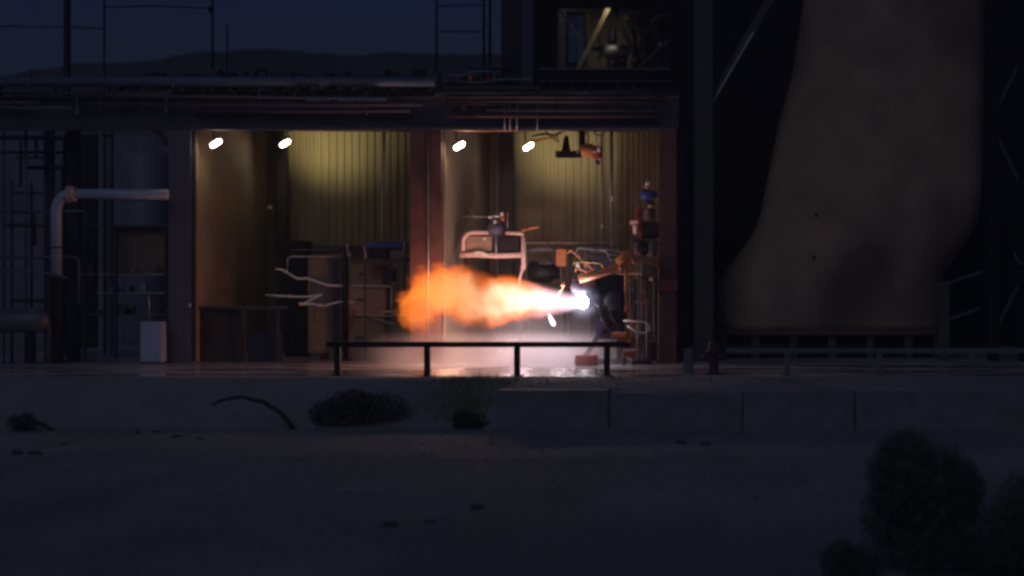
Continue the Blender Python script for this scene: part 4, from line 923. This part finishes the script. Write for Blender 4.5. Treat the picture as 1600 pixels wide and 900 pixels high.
mb = MB(); mb.pbox(0, 155, 60, 160, 61.5, .3); mb.pbox(0, 175, 66, 180, 61.5, .3); mb.pbox(78, 148, 96, 156, 61, .3); mb.build('tray', M['steel_grey'], yf)
# big elbow pipe
bp = thing('big_elbow_pipe', 'thick pale pipe that runs level then bends down through a flanged elbow', 'pipe', P(95, 565, 59.5))
mb = MB(); pts = [P(262, 304, 59.5), P(118, 303, 59.5)]; mb.tube(pts, .135, 18, rounded=False); mb.build('level_run', M['pale'], bp)
arc = [P(112, 303, 59.5)]
for k in range(1, 9):
    an = R(90)*k/8; arc.append(P(112-24*math.sin(an), 303+26*(1-math.cos(an)), 59.5))
arc.append(P(88, 432, 59.5))
mb = MB(); mb.tube(arc, .14, 18, rounded=False); mb.build('elbow', M['pale'], bp)
mb = MB(); mb.lathe(P(118, 303, 59.5), (-1, 0, 0), [(0, .2), (.1, .2), (.1, .17), (.14, .17), (.14, .22), (.2, .22)], 20); mb.build('flange', M['pinkpipe'], bp)
mb = MB(); mb.lathe(P(88, 432, 59.5), (0, 0, -1), [(0, .14), (0.01, .2), (.06, .2), (.07, .14), (2.25, .14)], 20); mb.build('lower_run', M['steel_dark'], bp)
mb = MB(); mb.lathe(P(88, 385, 59.5), (0, 0, -1), [(0, .16), (.05, .16)], 20); mb.build('clamp', M['steel_grey'], bp)
tubeobj([(-20, 421), (30, 422), (80, 428), (104, 434)], 59.2, .03, M['steel_grey'], 'yard_hose_pipe', 'thin pipe sagging slightly in front of the big elbow pipe at the left edge')
t_ = thing('ground_drum', 'dark horizontal vessel with a rounded right end at the lower left edge', 'tank', P(20, 565, 59))
mb = MB(); mb.lathe(P(-50, 502, 59), (1, 0, 0), [(0, .3), (1.6, .3), (1.85, .28), (2.0, .2), (2.08, .05)], 22); mb.build('shell', M['steel_grey'], t_)
for px in (-20, 45):
    mb = MB(); mb.pbox(px-5, 515, px+5, 568, 58.95, .3); mb.build('saddle', M['steel_black'], t_)
t_ = thing('elbow_stub', 'short dark bent pipe end rising beside the horizontal vessel', 'pipe', P(66, 565, 59.3))
mb = MB(); mb.tube([P(40, 484, 59.6), P(62, 488, 59.5), P(74, 500, 59.4), P(76, 560, 59.4)], .1, 14); mb.build('pipe', M['steel_grey'], t_)
rnd = random.Random(41)
t_ = thing('yard_pipework', 'maze of dim pipes filling the yard at the left edge', 'pipework', P(60, 565, 61))
for k in range(12):
    dd = 60.2+.25*k; yy = rnd.choice((215, 238, 262, 330, 352, 380, 402, 448, 470, 512)); a = rnd.uniform(-30, 40); b = a+rnd.uniform(50, 130)
    mb = MB(); mb.tube([P(a, yy, dd), P(b, yy, dd), P(b, yy+rnd.uniform(30, 80), dd)], .03+.03*rnd.random(), 8); mb.build('pipe', M[('steel_grey', 'steel_dark', 'roofpipe', 'bluedark', 'beam')[k % 5]], t_)
for k in range(7):
    dd = 60.4+.2*k; px = 8+k*15+rnd.uniform(-5, 5); mb = MB(); mb.tube([P(px, 568, dd), P(px, rnd.uniform(165, 300), dd)], .025+.02*rnd.random(), 8); mb.build('riser', M[('steel_dark', 'beam', 'steel_grey')[k % 3]], t_)
# shelf rack with wooden box
sr = thing('yard_storage_rack', 'wooden backed storage rack with fittings on its shelves, left of the dark column', 'rack', P(200, 560, 63))
mb = MB(); mb.pbox(178, 352, 262, 427, 63.3, .5); mb.build('plywood_back', M['wood'], sr, bevel=.01)
for y_, a in ((351, 130), (427, 120), (456, 150), (490, 128)):
    mb = MB(); mb.pbox(a, y_, 262, y_+3, 62.95, .32); mb.build('shelf', M['galv' if y_ in (427, 456) else 'steel_grey'], sr)
for px in (132, 181, 259):
    mb = MB(); mb.pbox(px-2, 353, px+2, 567, 62.9, .06); mb.build('upright', M['steel_dark'], sr)
random.seed(11)
for k in range(16):
    px = 134+random.random()*120; yb = random.choice((427, 456, 490)); hh = 5+random.random()*(13 if yb != 427 else 26)
    mb = MB()
    if k % 2: mb.pbox(px, yb-hh, px+5+random.random()*8, yb-.2, 62.97, .2)
    else:
        mb.lathe(P(px, yb-.2, 63.08), (0, 0, 1), [(0, .04+.04*random.random()), (hh*.008, .09), (hh*.0174, .04)], 10)
    mb.build('fitting', M[random.choice(('galv', 'steel_dark', 'steel_grey', 'card', 'violet', 'steel_black'))], sr)
cb = thing('pale_cabinet', 'pale lilac grey upright box on the pad left of the dark column', 'cabinet', P(235, 562, 60.4))
mb = MB(); a = P(219, 503, 59.3); b = P(252, 503, 59.3); mb.box((a.x, 59.3, .06), (b.x, 59.75, a.z)); mb.build('body', M['pale'], cb, bevel=.02)
mb = MB(); mb.box((a.x+.03, 59.28, .11), (b.x-.03, 59.3-.004, a.z-.04)); mb.build('door', M['pale'], cb)
mb = MB(); mb.box((a.x+.02, 59.33, .012), (b.x-.02, 59.72, .058)); mb.build('plinth', M['steel_dark'], cb)
tubeobj([(233, 503), (233, 470), (232, 462)], 59.5, .02, M['galv'], 'riser_conduit', 'thin conduit rising from the top of the pale cabinet', 'conduit')

# masts and wires on the sky
def mast(px, y0, y1, d, r_, label, group=None):
    mb = MB(); mb.tube([P(px, y1, d), P(px, y0, d)], r_, 10); return tag(mb.build('mast', M['steel_black']), label, 'mast', group)
mb = MB(); mb.tube([P(105, 566, 66), P(105, -60, 66)], .1, 12); tag(mb.build('mast', M['steel_black']), 'thickest black mast at the left, standing in the pipe yard', 'mast')
for px, y0, yb, r_, lb2 in ((163, -40, 566, .032, 'thin mast between the thick mast and the pair over the roof'), (332, -40, 163, .035, 'taller of the two thin masts over the left bay roof'), (355, 38, 163, .022, 'short thin pole beside the taller thin mast on the roof'), (682, -40, 163, .03, 'slim pole left of the tower, standing alone'), (756, -40, 163, .04, 'left one of the close pair of poles beside the tower'), (765.5, -40, 163, .045, 'right one of the close pair of poles beside the tower')):
    mb = MB(); mb.tube([P(px, yb, 65.5), P(px, y0, 65.5)], r_, 8); tag(mb.build('mast', M['steel_black']), lb2, 'mast')
for pts, lb2 in ((((164, 11), (245, 9.5), (332, 13)), 'sagging black wire between two thin masts at the top left'), (((-40, 41), (30, 41), (105, 42)), 'black wire reaching the thick mast from the left edge'), (((105, 42), (163, 45)), 'short black wire between the thick mast and the thin one'), (((682, 9), (756, 8)), 'upper short bar between the lone slim pole and the pole pair'), (((682, 50), (720, 49), (756, 50)), 'lower short bar between the lone slim pole and the pole pair')):
    tubeobj(pts, 65.5, .018, M['steel_black'], 'wire', lb2, 'wire', n=6)
mb = MB(); mb.ball(P(329.5, 15, 65.4), .09); tag(mb.build('insulator', M['steel_black']), 'small dark insulator where the sagging wire meets the thin mast', 'insulator')

# ================================================================== FOREGROUND
# low concrete blocks along the bank
for i, (a, b, y0, lb2) in enumerate(((775, 951, 610, 'leftmost pale concrete block along the foot of the bank'), (952.5, 1160, 613, 'concrete block under the right end of the black guard rail'), (1161.5, 1335, 611, 'concrete block right of the hydrant along the bank'), (1336.5, 1640, 613, 'long concrete block at the right edge behind the bushes'))):
    d0 = 50.2+.08*(i % 2); t_ = thing('concrete_block', lb2, 'concrete block', P((a+b)/2, 668, d0), 'concrete blocks along the bank')
    mb = MB(); A = P(a, y0, d0); B = P(b, y0, d0); mb.box((A.x, d0, -1.1), (B.x, d0+.7, A.z))
    mb.build('block', M['conc'], t_, bevel=.03)
# foliage builder
def leaves(bm, c, rx, ry, rz, n, ls, seed, lumps=7):
    rnd = random.Random(seed)
    cl = [(Vector((rnd.uniform(-.62, .62), rnd.uniform(-.6, .6), rnd.uniform(-.35, .6))), rnd.uniform(.35, .6)) for _ in range(lumps)]
    cl.append((Vector((0, 0, 0)), .72))
    for _ in range(n):
        q, cr = rnd.choice(cl)
        v = Vector((rnd.gauss(0, 1), rnd.gauss(0, 1), rnd.gauss(0, 1))).normalized()*cr*rnd.uniform(.55, 1.02)
        p = q+v
        if p.length > .98: p = p.normalized()*rnd.uniform(.75, .99)
        if p.z < -.5: p.z = rnd.uniform(-.5, .2)
        pos = Vector((c[0]+p.x*rx, c[1]+p.y*ry, c[2]+p.z*rz))
        a = Vector((rnd.gauss(0, 1), rnd.gauss(0, 1), rnd.gauss(0, 1))).normalized(); b = a.orthogonal().normalized()
        s = ls*rnd.uniform(.6, 1.4)
        bm.faces.new([bm.verts.new(pos+a*s), bm.verts.new(pos+b*s*.45), bm.verts.new(pos-a*s), bm.verts.new(pos-b*s*.45)])
def bush(px, pytop, d, half_px, label, seed, n=5200, ls=.035, gz=None, flat=1.0):
    gz = -1.0 if gz is None else gz
    top = P(px, pytop, d); hw = half_px*d/F; h = top.z-gz
    t_ = thing('desert_shrub', label, 'bush', (top.x, d, gz), 'dark desert shrubs')
    bm = bmesh.new(); leaves(bm, (top.x, d, gz+h*.36), hw, hw*flat, h*.66, n, ls, seed)
    mb = MB(); mb.bm.free(); mb.bm = bm; mb.build('foliage', M['leaf'], t_, recalc=False)
    rnd = random.Random(seed+1); mb = MB()
    for k in range(9):
        an = rnd.uniform(0, 6.28); e_ = Vector((top.x+math.cos(an)*hw*.55, d+math.sin(an)*hw*.5, gz+h*rnd.uniform(.45, .8)))
        b0 = Vector((top.x+math.cos(an)*.05, d+math.sin(an)*.05, gz-.05)); mb.tube([b0, b0.lerp(e_, .45)+Vector((0, 0, .12*h)), e_], lambda s: .03*(1-s)+.006, 6)
    mb.build('stem', M['bark'], t_)
    return t_
bush(1443, 664, 28, 122, 'big round dark shrub in the lower right foreground', 3, 20000, .03)
bush(1608, 728, 27.6, 118, 'dark shrub cut by the right edge of the picture', 5, 15000, .03)
bush(1338, 838, 27.4, 58, 'small low shrub at the left foot of the big round shrub', 8, 4500, .028)
bush(572, 600, 51.0, 92, 'wide dark shrub on the bank under the left end of the black rail', 12, 7000, .035, gz=-1.0, flat=.5)
bush(738, 636, 50.6, 36, 'small dark shrub at the foot of the bank, left of the concrete blocks', 14, 2200, .03, gz=-1.0, flat=.5)
bush(30, 640, 50.0, 30, 'low shrub on the bank at the left edge', 15, 1500, .03, gz=-1.0, flat=.6)
# curved dead branch
mb = MB(); mb.tube([P(332, 632, 50.5), P(347, 625, 50.4), P(362, 622, 50.5), P(380, 620, 50.4), P(395, 625, 50.5), P(411, 627, 50.4), P(425, 637, 50.5), P(437, 643, 50.4), P(445, 653, 50.5), P(458, 668, 50.4)], lambda s: .03+.03*s, 8); tag(mb.build('dead_branch', M['bark']), 'arched dark dead branch lying left of the wide shrub', 'branch')
mb = MB(); mb.tube([P(58, 660, 50.2), P(76, 668, 50.2), P(98, 678, 50.2)], lambda s: .05-.03*s, 8); tag(mb.build('dead_branch', M['bark']), 'short dark stick on the bank near the left edge', 'branch')
# grass on the bank
bm = bmesh.new(); rnd = random.Random(4)
for _ in range(2600):
    px = rnd.gauss(730, 32) if rnd.random() < .7 else rnd.uniform(350, 1300); d = rnd.uniform(51.0, 52.9); x = (px-VX)*d/F; z = ground_z(x, d)-.01
    h = rnd.uniform(.05, .2); a = rnd.uniform(0, 6.28); dx, dy = math.cos(a)*.01, math.sin(a)*.01; lx, ly = rnd.uniform(-.08, .08), rnd.uniform(-.08, .08)
    bm.faces.new([bm.verts.new((x-dx, d-dy, z)), bm.verts.new((x+dx, d+dy, z)), bm.verts.new((x+lx, d+ly, z+h))])
mb = MB(); mb.bm.free(); mb.bm = bm; tag(mb.build('bank_grass', M['grass'], recalc=False), 'sparse yellowish grass tufts on the bank', 'grass', kind='stuff')
# gravel: small pebbles over the road and at the foot of the bank
bm = bmesh.new(); rnd = random.Random(77)
for k in range(5200):
    d = 22+28.6*rnd.random()**.8 if k % 3 else rnd.uniform(49.3, 50.9); x = rnd.uniform(X(-60, d), X(1660, d)); r0 = .008+.03*rnd.random()**3
    z = ground_z(x, d)+r0*.25; vs_ = []
    for dx, dy, dz in ((1, 0, 0), (0, 1, 0), (-1, 0, 0), (0, -1, 0), (0, 0, .75)):
        vs_.append(bm.verts.new((x+dx*r0*rnd.uniform(.7, 1.5), d+dy*r0*rnd.uniform(.7, 1.4), z+dz*r0-(0 if dz else r0*.4))))
    for i in range(4): bm.faces.new((vs_[i], vs_[(i+1) % 4], vs_[4]))
mb = MB(); mb.bm.free(); mb.bm = bm; tag(mb.build('gravel', M['gravel'], recalc=False), 'fine gravel scattered over the dirt road', 'gravel', kind='stuff')
# loose stones
spots = [(215, 676, 50), (246, 676, 50), (276, 684, 49), (312, 686, 48.6), (27, 707, 44), (54, 709, 44), (100, 694, 47), (1063, 692, 46.5), (1103, 695, 46), (672, 816, 33), (745, 793, 34.5), (610, 822, 32.5)]
lbs = ['leftmost stone of the loose row under the bank', 'second stone of the loose row under the bank', 'third stone of the loose row, a little lower', 'rightmost stone of the loose row under the bank', 'small stone near the left edge of the road', 'slightly bigger stone near the left edge of the road', 'flat stone below the short dark stick', 'left one of two stones below the concrete blocks', 'right one of two stones below the concrete blocks', 'dark stone low in the middle foreground', 'stone right of the dark middle foreground stone', 'stone left of the dark middle foreground stone']
for i, ((px, py, _), lb2) in enumerate(zip(spots, lbs)):
    d = F*3.8/(py-HY); c = P(px, py, d); mb = MB(); r0 = .07+.04*((i*7) % 3)/2
    mb.ball((c.x, c.y, -1.0), r0*.85, 1.4, 1, .7)
    for v_ in mb.bm.verts: v_.co += (v_.co-Vector((c.x, c.y, -.98)))*.35*noise.noise(v_.co*6)
    tag(mb.build('stone', M['rock']), lb2, 'stone', 'loose stones on the dirt road')

# thin haze added to lift the blacks and spread glow round the lights
m = bpy.data.materials.new('black_lift_haze'); m.use_nodes = True; t = m.node_tree; t.nodes.clear()
mo = t.nodes.new('ShaderNodeOutputMaterial'); pv = t.nodes.new('ShaderNodeVolumePrincipled'); pv.inputs['Density'].default_value = .001; pv.inputs['Color'].default_value = (.82, .88, 1, 1)
t.links.new(pv.outputs[0], mo.inputs['Volume'])
mb = MB(); mb.box((-2600, -60, -2.6), (2600, 4600, 75)); tag(mb.build('haze', m), 'thin bluish haze added over the whole test site to lift the blacks', 'haze', kind='stuff')

for o in bpy.data.objects:
    if 'o_' in o: del o['o_']
